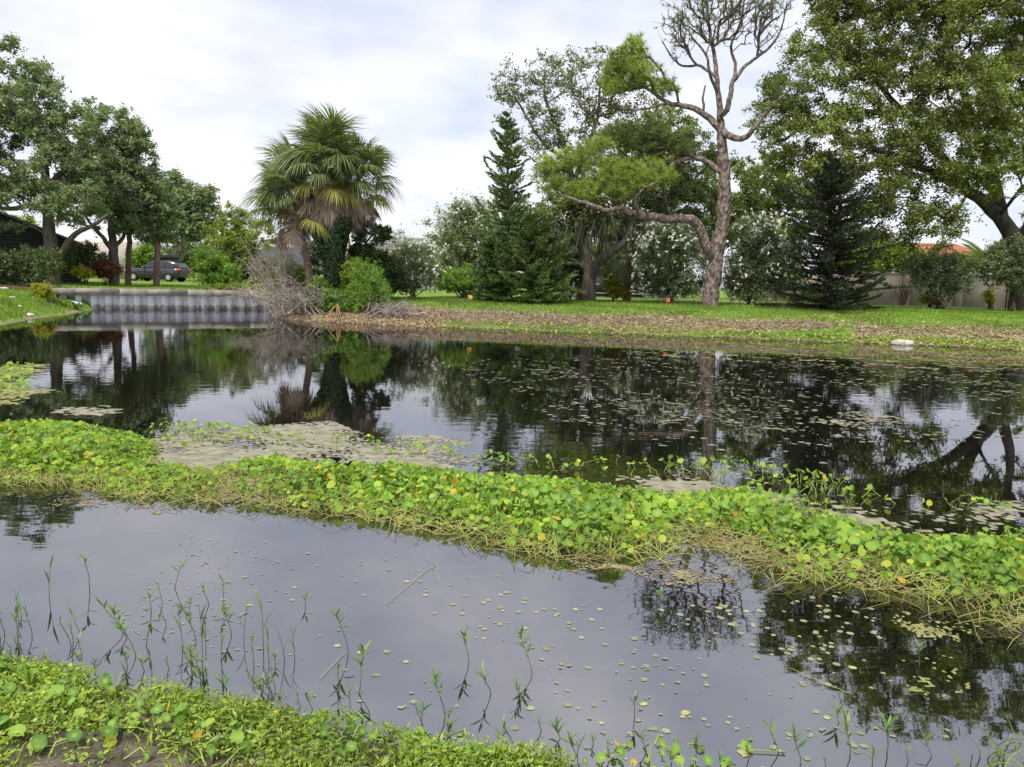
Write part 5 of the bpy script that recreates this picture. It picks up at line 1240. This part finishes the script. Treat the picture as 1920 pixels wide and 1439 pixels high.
# small irregular flecks / drifting leaves in the mid pond
def disc_pts(k=7): return np.arange(k) * 2 * np.pi / k
def flecks(n, P, r0, r1, z, mat, name, label, stretch=1.6):
    q = sample_poly(P, n * 4); cl_ = wob(q[:, 0], q[:, 1] * 1.4, .9, 2) + .8 * wob(q[:, 0], q[:, 1] * 1.3, 2.7, 5) + .35 * rng.normal(size=len(q)); q = q[np.argsort(-cl_)[:n]]; m = MB(); th_ = disc_pts(7)
    r_ = r0 + (r1 - r0) * rng.random(n) ** 2
    rad = r_[:, None] * (1 + .3 * rng.normal(size=(n, 7))).clip(.4, 1.8); ph_ = rng.random(n) * 6.28
    V = np.stack([q[:, :1] + rad * np.cos(th_ + ph_[:, None]) * stretch, q[:, 1:] + rad * np.sin(th_ + ph_[:, None]), np.full((n, 7), z) + .002 * rng.random((n, 1))], -1)
    m.add(V.reshape(-1, 3), np.arange(7 * n).reshape(n, 7)); return tag(part(name, m, MT[mat], kind='stuff'), label, 'floating leaves')
flecks(1500, Z((850, 680), (1250, 668), (1940, 705), (1940, 850), (1550, 870), (1250, 840), (1000, 780)), .008, .032, .002, 'pad_far', 'floating_flecks', 'hundreds of tiny pale leaves drifting on the right half of pond', 1.5)
flecks(260, Z((350, 1000), (900, 1060), (1300, 1130), (1700, 1190), (1800, 1380), (1000, 1420), (600, 1330), (200, 1180)), .004, .010, .0012, 'pad', 'floating_flecks', 'specks of drifting leaf on the near open water', 1.2)

# ------------------------------------------------------------------ pennywort
def penny_mesh(seed, k=16):
    r_ = np.random.default_rng(seed); t = np.arange(k) * 2 * np.pi / k
    rad = 1 + .05 * np.cos(t * 8 + seed) + .035 * r_.normal(size=k); rad[0] *= .78
    cup = .10 + .25 * r_.random()
    rim = np.stack([rad * np.cos(t), rad * np.sin(t), cup * (.6 + .4 * r_.normal(size=k))], 1)
    mid = np.stack([.5 * rad * np.cos(t), .5 * rad * np.sin(t), .25 * cup * np.ones(k)], 1)
    V = np.vstack([[0, 0, 0], mid, rim])
    F3 = np.array([[0, 1 + i, 1 + (i + 1) % k] for i in range(k)]); F4 = np.array([[1 + i, 1 + k + i, 1 + k + (i + 1) % k, 1 + (i + 1) % k] for i in range(k)])
    return V, F3, F4, np.concatenate([[.9], np.full(k, .18), np.zeros(k)])
PV = [penny_mesh(s) for s in range(5)]; PVM = [penny_mesh(s, 12) for s in range(5)]
PVM = [(np.vstack([V[:1], V[13:]]), F3, np.zeros((0, 4), int), np.concatenate([a[:1] * .6, a[13:]])) for V, F3, F4, a in PVM]
def penny_me(v, mat):
    V, F3, F4, a = PV[v]; m = MB(); m.add(V, F3, a); m.n = 0; m.f[0] = F3; m.f.append(F4); return m.mesh('leaf', MT[mat], smooth=True)
PONE = [penny_me(i, 'penny_one') for i in range(5)]
band_back = [(-160, 748), (0, 768), (100, 762), (210, 780), (290, 802), (285, 838), (390, 846), (520, 826), (640, 850), (760, 842), (880, 852), (1000, 864), (1100, 872), (1250, 890), (1400, 884), (1520, 900), (1600, 940), (1700, 962), (1800, 968), (1900, 950), (2050, 960)]
band_front = [(2050, 1210), (1900, 1178), (1780, 1130), (1640, 1105), (1500, 1090), (1400, 1050), (1300, 1020), (1180, 1050), (1000, 1045), (860, 1005), (740, 985), (600, 962), (450, 945), (330, 940), (200, 930), (120, 905), (0, 912), (-160, 920)]
BAND = np.array([SX(*p, .17) for p in band_back] + [SX(*p) for p in band_front])
FRW = np.array([SX(*p) for p in band_front])[::-1]
def penny_patch(name, label, n, P, zf, hmax, s0, s1, n_ind, dens=None, stem=True, extra=None, back=None, tilt=.35):
    q = sample_poly(P, n)
    if dens is not None: q = q[rng.random(len(q)) < dens(q)]
    n = len(q)
    dd = np.full(n, 1e9)
    PP = np.asarray(P)
    for i in range(len(PP)):
        a, b = PP[i], PP[(i + 1) % len(PP)]; ab = b - a; t = np.clip(((q - a) @ ab) / (ab @ ab), 0, 1); dd = np.minimum(dd, np.linalg.norm(q - (a + t[:, None] * ab), axis=1))
    hz = zf(q) ; hgt = hmax * (.2 + .8 * rng.random(n)) * (.35 + .65 * np.clip(dd / .55, 0, 1)) * (1 + .45 * wob(q[:, 0], q[:, 1], 3.1, 4) + .2 * wob(q[:, 0], q[:, 1], 9, 2))
    size = (s0 + (s1 - s0) * rng.random(n) ** 1.7) * .5 * (.75 + .25 * np.clip(dd / .4, 0, 1))
    tall = rng.random(n) < .03; hgt = np.where(tall, hgt * 1.5, hgt); size = np.where(tall, size * .6, size)
    C = np.stack([q[:, 0], q[:, 1], hz + hgt], 1)
    Nn = unit(rng.normal(size=(n, 3)) * tilt * np.where(tall, 2.2, 1)[:, None] + np.array([-.05, -.32, 1.0]))
    Xa = unit(np.cross(Nn, rng.normal(size=(n, 3)))); Ya = np.cross(Nn, Xa)
    root = thing(name, label, 'pennywort', (q[:, 0].mean(), q[:, 1].mean(), float(hz.mean())))
    rank = size / np.linalg.norm(C - CAM, axis=1) + .004 * (hgt / hmax)
    fr = np.array([(abs(c[0]) < .64 * np.dot(c - CAM, _f) + .0) and np.dot(c - CAM, _f) > .5 for c in C])
    order = np.argsort(-(rank * np.where(fr, 1, .01)))
    ind = set(order[:n_ind].tolist())
    for i in order[:n_ind]:
        inst('leaf', PONE[rng.integers(5)], root, C[i], Xa[i], Ya[i], Nn[i], float(size[i]))
    m = MB(); rest = np.array([i for i in range(n) if i not in ind]); var = rng.integers(5, size=len(rest))
    for v in range(5):
        ii = rest[var == v]
        if len(ii) == 0: continue
        V, F3, F4, a = PVM[v]; k = len(V)
        W = C[ii][:, None] + size[ii][:, None, None] * (V[None, :, :1] * Xa[ii][:, None] + V[None, :, 1:2] * Ya[ii][:, None] + V[None, :, 2:] * Nn[ii][:, None])
        off = (np.arange(len(ii)) * k)[:, None, None]
        n0 = m.n; m.add(W.reshape(-1, 3), (F3[None] + off).reshape(-1, 3), np.tile(a, len(ii))); m.f.append((F4[None] + off).reshape(-1, 4) + n0)
    if len(rest): part('leaf_mass', m, MT['penny'], root, smooth=True, kind='stuff')
    if stem:
        ms = MB()
        for i in (range(n) if n < 4000 else np.flatnonzero((rng.random(n) < .5) | (dd < .25))):
            b = np.array([q[i, 0] + rng.normal() * .05, q[i, 1] + rng.normal() * .05, hz[i] - .01]); mid = b * .5 + C[i] * .5 + rng.normal(size=3) * .018
            ms.tube(np.stack([b, mid, C[i] - Nn[i] * .002]), [.0032, .0028, .002], 3)
        part('stem_mass', ms, MT['penny_stem'], root, kind='stuff')
    return root
pw = penny_patch('pennywort_bed', 'broad band of round leaved pennywort growing across the water', 18500, BAND, lambda q: np.zeros(len(q)) + .01, .15, .022, .074, 290, tilt=.75,
                 dens=lambda q: np.clip(.75 + .7 * wob(q[:, 0], q[:, 1], 1.7, 1) + .8 * wob(q[:, 0], q[:, 1], 5, 2), .12, 1) * np.clip((q[:, 1] - np.interp(q[:, 0], FRW[:, 0], FRW[:, 1]) + .15 * wob(q[:, 0], q[:, 1], 4, 7)) / (.22 + .16 * np.clip(q[:, 0], -1, 1.5)), .26, 1))
# yellowed runners and straw along the front of the band
fr_w = np.array([SX(*p) for p in band_front])[::-1]
ms = MB()
seg = np.concatenate([[0], np.cumsum(np.linalg.norm(np.diff(fr_w, axis=0), axis=1))])
for i in range(1900):
    s_ = rng.random() * seg[-1]; x0, y0 = np.interp(s_, seg, fr_w[:, 0]), np.interp(s_, seg, fr_w[:, 1])
    y0 += -.08 + abs(rng.normal()) * .45; x0 += rng.normal() * .1
    a = rng.random() * 6.28; l_ = .06 + rng.random() * .26; z_ = .008 + .06 * rng.random() * min(1, max(0, (y0 - np.interp(s_, seg, fr_w[:, 1])) / .3 + .3))
    d = np.array([math.cos(a), .6 * math.sin(a), 0]) * l_
    Q = np.array([[x0, y0, z_], [x0, y0, z_ + .02 + .03 * rng.random()] + d * .5 + rng.normal(size=3) * .01, [x0, y0, max(.004, z_ - .02)] + d])
    ms.tube(Q, [.0019, .002, .0012], 3)
o = part('straw_runners', ms, MT['straw'], pw, kind='stuff')
scum(BAND, .022, .42, 'root_mat', 'root_mat', 'brown green floating root mat under the pennywort band', ph=20, scale=2.6, z=.003)
# sparse pioneer stems standing up behind the band
P2 = np.array([SX(*p) for p in [(280, 800), (400, 800), (700, 830), (880, 850), (1100, 870), (1400, 870), (1560, 900), (1700, 950), (1900, 930), (1900, 970), (1600, 950), (1300, 900), (800, 862), (500, 835), (290, 845)]])
penny_patch('pennywort_fringe', 'sparse small pennywort leaves on bare stalks behind the main band', 300, P2, lambda q: np.zeros(len(q)) + .01, .16, .035, .06, 0, tilt=1.0)
P3 = np.array([SX(*p) for p in [(-80, 690), (70, 686), (50, 715), (70, 735), (-80, 760)]])
penny_patch('pennywort_clump', 'small far pennywort clump at the left picture edge', 260, P3, lambda q: np.zeros(len(q)) + .01, .10, .05, .09, 0)

# ------------------------------------------------------------------ near bank
bank = np.array([SX(*p) for p in [(-120, 1235), (0, 1250), (150, 1272), (330, 1300), (480, 1336), (600, 1358), (740, 1384), (900, 1408), (1080, 1432), (1040, 1500), (-120, 1500)]])
zf_bank = lambda q: np.maximum(height(q[:, 0], q[:, 1]), 0)
# creeping weed leaves
n = 52000; q = sample_poly(bank, n); w_ = wob(q[:, 0], q[:, 1], 7, 2) * .5 + wob(q[:, 0], q[:, 1], 19, 3) * .35
shore_y = np.array([seg_info(q[:, 0], q[:, 1])[0]])[0]
keep = rng.random(n) < np.clip(.34 + 1.4 * w_ - .34 * np.clip((shore_y - .15) / .35, 0, 1) + .25 * (q[:, 0] < -1.0), .015, 1)
q = q[keep]; n = len(q); z = zf_bank(q)
P = np.stack([q[:, 0], q[:, 1], z + .006 + .055 * rng.random(n) ** 1.5], 1); A = rand_dirs(n, .25, .6); N = unit(np.array([0, -.2, 1.0]) + rng.normal(size=(n, 3)) * .5); B = unit(np.cross(N, A))
m = MB(); m.leaves(P, A, B, .0085 * np.exp(rng.normal(size=n) * .4), .0042 * np.exp(rng.normal(size=n) * .3)); tag(part('creeping_weeds', m, MT['weed'], kind='stuff'), 'mat of tiny bright creeping weeds on the near muddy bank', 'weeds')
# grass blades on the near bank
n = 2600; q = sample_poly(bank, n); z = zf_bank(q); P = np.stack([q[:, 0], q[:, 1], z], 1); a = unit(rng.normal(size=(n, 3)) * [.8, .8, .2] + [0, 0, .7]); l_ = .03 + .06 * rng.random(n); B = unit(np.cross(a, rng.normal(size=(n, 3))))
V = np.stack([P - B * .0022, P + B * .0022, P + a * (l_ * .6)[:, None] + B * .0018, P + a * l_[:, None] - np.array([0, 0, .2]) * l_[:, None], P + a * (l_ * .6)[:, None] - B * .0018], 1)
m = MB(); m.add(V.reshape(-1, 3), np.arange(5 * n).reshape(n, 5)); tag(part('bank_grass', m, MT['weed'], kind='stuff'), 'short grass blades among weeds on the near bank', 'grass')
left_b = np.array([SX(*p) for p in [(-60, 1260), (60, 1265), (180, 1300), (260, 1345), (400, 1375), (470, 1400), (470, 1470), (-60, 1480)]])
penny_patch('pennywort_patch', 'large round pennywort leaves on the near bank at lower left', 95, left_b, lambda q: zf_bank(q) + .03, .07, .03, .072, 95, tilt=.6)
mid_b = np.array([SX(*p) for p in [(480, 1345), (700, 1370), (900, 1400), (980, 1440), (560, 1445), (430, 1410)]])
penny_patch('pennywort_patch', 'few pennywort leaves on the near mud below the centre', 60, mid_b, lambda q: zf_bank(q) + .02, .06, .03, .065, 60, tilt=.6)
low_b = np.array([SX(*p) for p in [(1000, 1400), (1250, 1390), (1450, 1400), (1450, 1460), (1000, 1460)]])
penny_patch('pennywort_patch', 'sparse small pennywort leaves in shallow water at the bottom right of the bank', 34, low_b, lambda q: zf_bank(q) + .004, .035, .025, .05, 34, tilt=.5)
# mud litter: small twigs, chips
m = MB()
for i in range(260):
    qx, qy = sample_poly(bank, 1)[0]; z_ = max(ground_z(qx, qy), 0) + .006; a = rng.random() * 6.28; l_ = .02 + .06 * rng.random()
    d = np.array([math.cos(a), math.sin(a), .1 * rng.normal()]) * l_; m.tube([[qx, qy, z_], np.array([qx, qy, z_ + .004]) + d * .5, np.array([qx, qy, z_ + .001]) + d], [.0018, .0022, .001], 4)
tag(part('twig_litter', m, MT['twig_grey'], kind='stuff'), 'broken twigs strewn over the near mud', 'twigs')
for lb, (pa, pb_), r_ in (('pale curved stick lying on the near mud below the centre', ((545, 1398), (590, 1388)), .007), ('short white stick among pennywort at lower left', ((50, 1392), (82, 1388)), .006), ('dark stick pointing over the near mud toward the right', ((590, 1390), (640, 1408)), .006)):
    a, b = on_z(*pa, .07), on_z(*pb_, .07)
    for v in (a, b): v[2] = max(ground_z(v[0], v[1]), 0) + .014
    m = MB(); m.tube([a, (a + b) / 2 + [0, .006, .008], b], [r_, r_ * 1.1, r_ * .7], 7, True); tag(part('stick', m, MT['twig_grey'], None, loc=(a + b) / 2), lb, 'stick')

# ------------------------------------------------------------------ sprouts standing in the shallows
def lance(seed):
    r_ = np.random.default_rng(seed); u = np.linspace(0, 1, 5); w = np.array([.05, .9, 1, .6, .02]) * .095; cz = .10 * np.sin(u * 2.2) - .12 * u ** 2 * r_.random()
    Lf = np.stack([-w, u, cz + .02 * (w > .05)], 1); Rt = np.stack([w, u, cz + .02 * (w > .05)], 1); C_ = np.stack([0 * u, u, cz], 1)
    m = MB(); m.add(np.vstack([Lf, C_, Rt]), [[i, i + 1, 6 + i, 5 + i] for i in range(4)] + [[5 + i, 6 + i, 11 + i, 10 + i] for i in range(4)]); return m.mesh('leaf', MT['sprout'], smooth=True)
LANCE = [lance(i) for i in range(4)]
def sprout(label, x, y, h_, nl, ll, group, lean=None):
    z0 = max(ground_z(x, y), -.06); zs = max(ground_z(x, y), 0)
    root = thing('water_sprout', label, 'plant', (x, y, zs), group)
    ln = rng.normal(size=2) * .28 if lean is None else np.asarray(lean)
    u = np.linspace(0, 1, 6); P = np.stack([x + ln[0] * h_ * u ** 1.5 + .006 * np.sin(5 * u), y + ln[1] * h_ * u ** 1.5, zs - .03 + (h_ + .03) * u], 1)
    m = MB(); m.tube(P, np.linspace(.0022, .0012, 6), 5); part('stem', m, MT['sprout_stem'], root, smooth=True)
    a0 = rng.random() * 6.28
    for i in range(nl):
        t = .45 + .55 * ((i // 2 + 1) / ((nl + 1) // 2)) ** .6; t = min(t, 1.0); c = np.array([np.interp(t, u, P[:, k]) for k in range(3)])
        az = a0 + (i % 2) * math.pi + (i // 2) * 1.4 + rng.normal() * .2; el = R(-5 + 50 * t + rng.normal() * 14)
        d = np.array([math.cos(az) * math.cos(el), math.sin(az) * math.cos(el), math.sin(el)]); X_ = unit(np.cross(d, [0, 0, 1.0])); Z_ = np.cross(X_, d)
        inst('leaf', LANCE[rng.integers(4)], root, c, X_, d, Z_, ll * (.75 + .4 * rng.random()))
big = [  # px, py of the water contact, height px, leaves, label
    (166, 1097, 50, 7, 'tall leafy sprout alone in open water at left'), (323, 1102, 36, 6, 'sprout with double stem standing left of the middle open water'),
    (415, 1133, 34, 5, 'thin sprout right of the small sprout group in left water'), (570, 1138, 14, 3, 'tiny lone sprout in open water left of centre'),
    (652, 1226, 66, 9, 'tallest broad leaved sprout standing alone near picture centre left'), (877, 1243, 46, 7, 'slim sprout standing alone below the picture centre'),
    (997, 1268, 52, 11, 'bushy sprout standing alone right of the slim centre one'), (255, 1232, 60, 12, 'bushiest bright sprout among the crowded left shallows'),
    (670, 1300, 52, 10, 'leafy sprout rising from the bank edge below the tallest one'), (833, 1345, 58, 8, 'reddish stemmed sprout at the bank edge below centre'),
    (919, 1300, 38, 6, 'pale sprout with leaning straw right of the slim centre one'), (1185, 1345, 30, 6, 'crooked sprout in shallow water right of the bank weeds'),
    (1570, 1355, 16, 6, 'star shaped sprout floating low in the right water'), (1459, 1412, 36, 4, 'thin upright sprout at lower right water'),
    (1500, 1432, 40, 9, 'leafy sprout left of two others at the lower right'), (1592, 1415, 42, 8, 'forked sprout in the middle of three at lower right'),
    (1660, 1408, 44, 10, 'upright leafy sprout rightmost of three at lower right'), (1235, 1134, 18, 9, 'green tuft at the edge of the dark oak reflection'),
    (1722, 1246, 30, 6, 'sprout growing from the algae tongue at lower right'), (233, 1190, 40, 5, 'single bent sprout above the crowded left shallows'),
    (367, 1202, 44, 8, 'leafy sprout beside the reeds in left shallows'), (432, 1190, 34, 8, 'short bushy sprout right of the reeds in left shallows'),
    (280, 1147, 22, 6, 'squat sprout leftmost of the small open water group')]
for px, py, hp, nl, lb in big:
    p = on_z(px, py); dist = np.linalg.norm(p - CAM); sprout(lb, p[0], p[1], hp * dist / F * 1.12, nl, .048 + .014 * rng.random(), 'leafy sprouts in the shallows')
for i in range(52):
    px = rng.choice([rng.uniform(0, 640), 25 + rng.normal() * 22, 130 + rng.normal() * 40, 255 + rng.normal() * 25, 390 + rng.normal() * 35, 520 + rng.normal() * 30, 670 + rng.normal() * 25, 835 + rng.normal() * 30, 985 + rng.normal() * 40]); py = np.interp(px, [0, 300, 600, 900, 1240], [1235, 1265, 1335, 1385, 1430]) - abs(rng.normal()) * 45 + 14
    p = on_z(px, py); dist = np.linalg.norm(p - CAM); sprout('small green sprout in the crowded shallows along the near bank', p[0], p[1], rng.uniform(12, 44) * dist / F, int(rng.integers(3, 12)), rng.uniform(.022, .05), 'small sprouts along the near bank')
for px, py in ((1075, 1415), (1110, 1395), (1140, 1425), (1210, 1412), (1255, 1430), (1300, 1418), (1350, 1432), (1400, 1425), (1545, 1436), (1630, 1434), (1700, 1430), (1745, 1420)):
    p = on_z(px, py); sprout('low weedy sprout along the bottom edge right of the near bank', p[0], p[1], rng.uniform(14, 34) * 2.7 / F, int(rng.integers(4, 10)), rng.uniform(.02, .04), 'low sprouts along the bottom right')
for px, py in ((302, 1133), (310, 1173), (350, 1150), (390, 1133)):
    p = on_z(px, py); sprout('thin sprout of the small group in the left open water', p[0], p[1], 28 * 3.7 / F, 4, .035, 'thin sprouts in left open water')
# reeds
def reed(label, px, py, hp, group):
    p = on_z(px, py); h_ = hp * np.linalg.norm(p - CAM) / F * 1.1
    root = thing('reed', label, 'reed', (p[0], p[1], 0), group); ln = rng.normal(size=2) * .12
    u = np.linspace(0, 1, 6); P = np.stack([p[0] + ln[0] * h_ * u ** 2, p[1] + ln[1] * h_ * u ** 2, -.03 + (h_ + .03) * u], 1)
    m = MB(); m.tube(P, np.linspace(.0018, .0006, 6), 4); part('stem', m, MT['sprout_stem'], root)
    for k in range(2):
        t = .4 + .3 * k; c = np.array([np.interp(t, u, P[:, j]) for j in range(3)]); az = rng.random() * 6.28; el = R(62); d = np.array([math.cos(az) * math.cos(el), math.sin(az) * math.cos(el), math.sin(el)]); X_ = unit(np.cross(d, [0, 0, 1.0]))
        o = inst('blade', LANCE[k], root, c, X_ * .5, d, np.cross(X_, d), h_ * .5)
for px, py, hp in ((342, 1212, 70), (380, 1228, 78), (386, 1222, 60), (415, 1235, 55), (457, 1205, 65), (476, 1248, 52), (494, 1215, 86), (504, 1250, 62), (534, 1240, 60), (553, 1236, 52), (285, 1262, 40)):
    reed('slender upright reed standing in the left near shallows', px, py, hp, 'slender reeds in near shallows')
reed('lone thin reed standing far left in open water', 92, 1120, 62, 'slender reeds in near shallows')
reed('reed at the left picture edge above the crowded sprouts', 35, 1165, 45, 'slender reeds in near shallows')
# grass clump at the lower right corner
cl = np.array([SX(*p) for p in [(1800, 1420), (1960, 1380), (1960, 1480), (1780, 1480)]])
root = thing('grass_clump', 'tall fine grass clump in the lower right corner', 'grass', (cl[:, 0].mean(), cl[:, 1].mean(), 0)); m = MB()
for i in range(45):
    x, y = sample_poly(cl, 1)[0]; h_ = .05 + .12 * rng.random(); d = rng.normal(size=2) * .5; u = np.linspace(0, 1, 5)
    P = np.stack([x + d[0] * h_ * u ** 2, y + d[1] * h_ * u ** 2, -.01 + h_ * u - .25 * h_ * u ** 3], 1); m.tube(P, np.linspace(.0028, .0006, 5), 3)
part('blades', m, MT['weed'], root, kind='stuff')
# floating pads near the bank, one by one
th_ = disc_pts(10); PADS = []
for s in range(4):
    r_ = np.random.default_rng(s + 50); rad = 1 + .10 * r_.normal(size=10); m = MB(); m.add(np.vstack([[0, 0, 0.0], np.stack([rad * np.cos(th_), rad * np.sin(th_) * .85, .03 * r_.random(10)], 1)]), [[0, 1 + i, 1 + (i + 1) % 10] for i in range(10)]); PADS.append(m.mesh('floating_leaf', MT['pad_one']))
padz = np.array([SX(*p) for p in [(420, 1090), (800, 1080), (1180, 1150), (1400, 1130), (1640, 1150), (1680, 1280), (1560, 1330), (1700, 1420), (1040, 1430), (640, 1335), (560, 1260)]])
q = sample_poly(padz, 600); q = q[np.argsort(-(wob(q[:, 0], q[:, 1], 3, 2) + .6 * wob(q[:, 0], q[:, 1], 7, 4) + .5 * rng.normal(size=600)))[:150]]; q = np.concatenate([q, sample_poly(np.array([SX(*p) for p in [(1280, 1120), (1620, 1110), (1680, 1250), (1400, 1240)]]), 60)])
for x, y in q:
    if ground_z(x, y) > -.01: continue
    o = inst('floating_leaf', PADS[rng.integers(4)], None, (x, y, .0015), *[np.array(v) for v in ((1, 0, 0), (0, 1, 0), (0, 0, 1))], rng.uniform(.007, .017))
    o.rotation_euler = (0, 0, rng.random() * 6.28)
    tag(o, 'small round yellow green leaf floating on the near water', 'floating leaf', 'round leaves floating on near water')
# pale straws lying on the water
for lb, pts in (('long pale straw lying across the open water below the pennywort', ((725, 1135), (800, 1070), (820, 1060))), ('pale bent straw hanging from the pennywort into dark water', ((1616, 1145), (1665, 1132), (1668, 1108))), ('short pale straw on the dark water at right', ((1722, 1165), (1780, 1195), (1782, 1195))), ('straw stalk under the tallest sprout', ((600, 1275), (640, 1232), (648, 1226))), ('thin bent straw at the left of centre by pennywort', ((822, 1095), (820, 1062), (800, 1050))), ('pale curved straw at the lower right dark water', ((1824, 1165), (1830, 1190), (1842, 1210))), ('long grey twig across the right reflection edge', ((1480, 1255), (1540, 1282), (1600, 1305)))):
    P = np.array([on_z(*p) for p in pts]); P[:, 2] = .006; m = MB(); m.tube(P, [.0009, .0012, .0007], 5); tag(part('straw', m, MT['straw'], None, loc=P[1]), lb, 'straw')
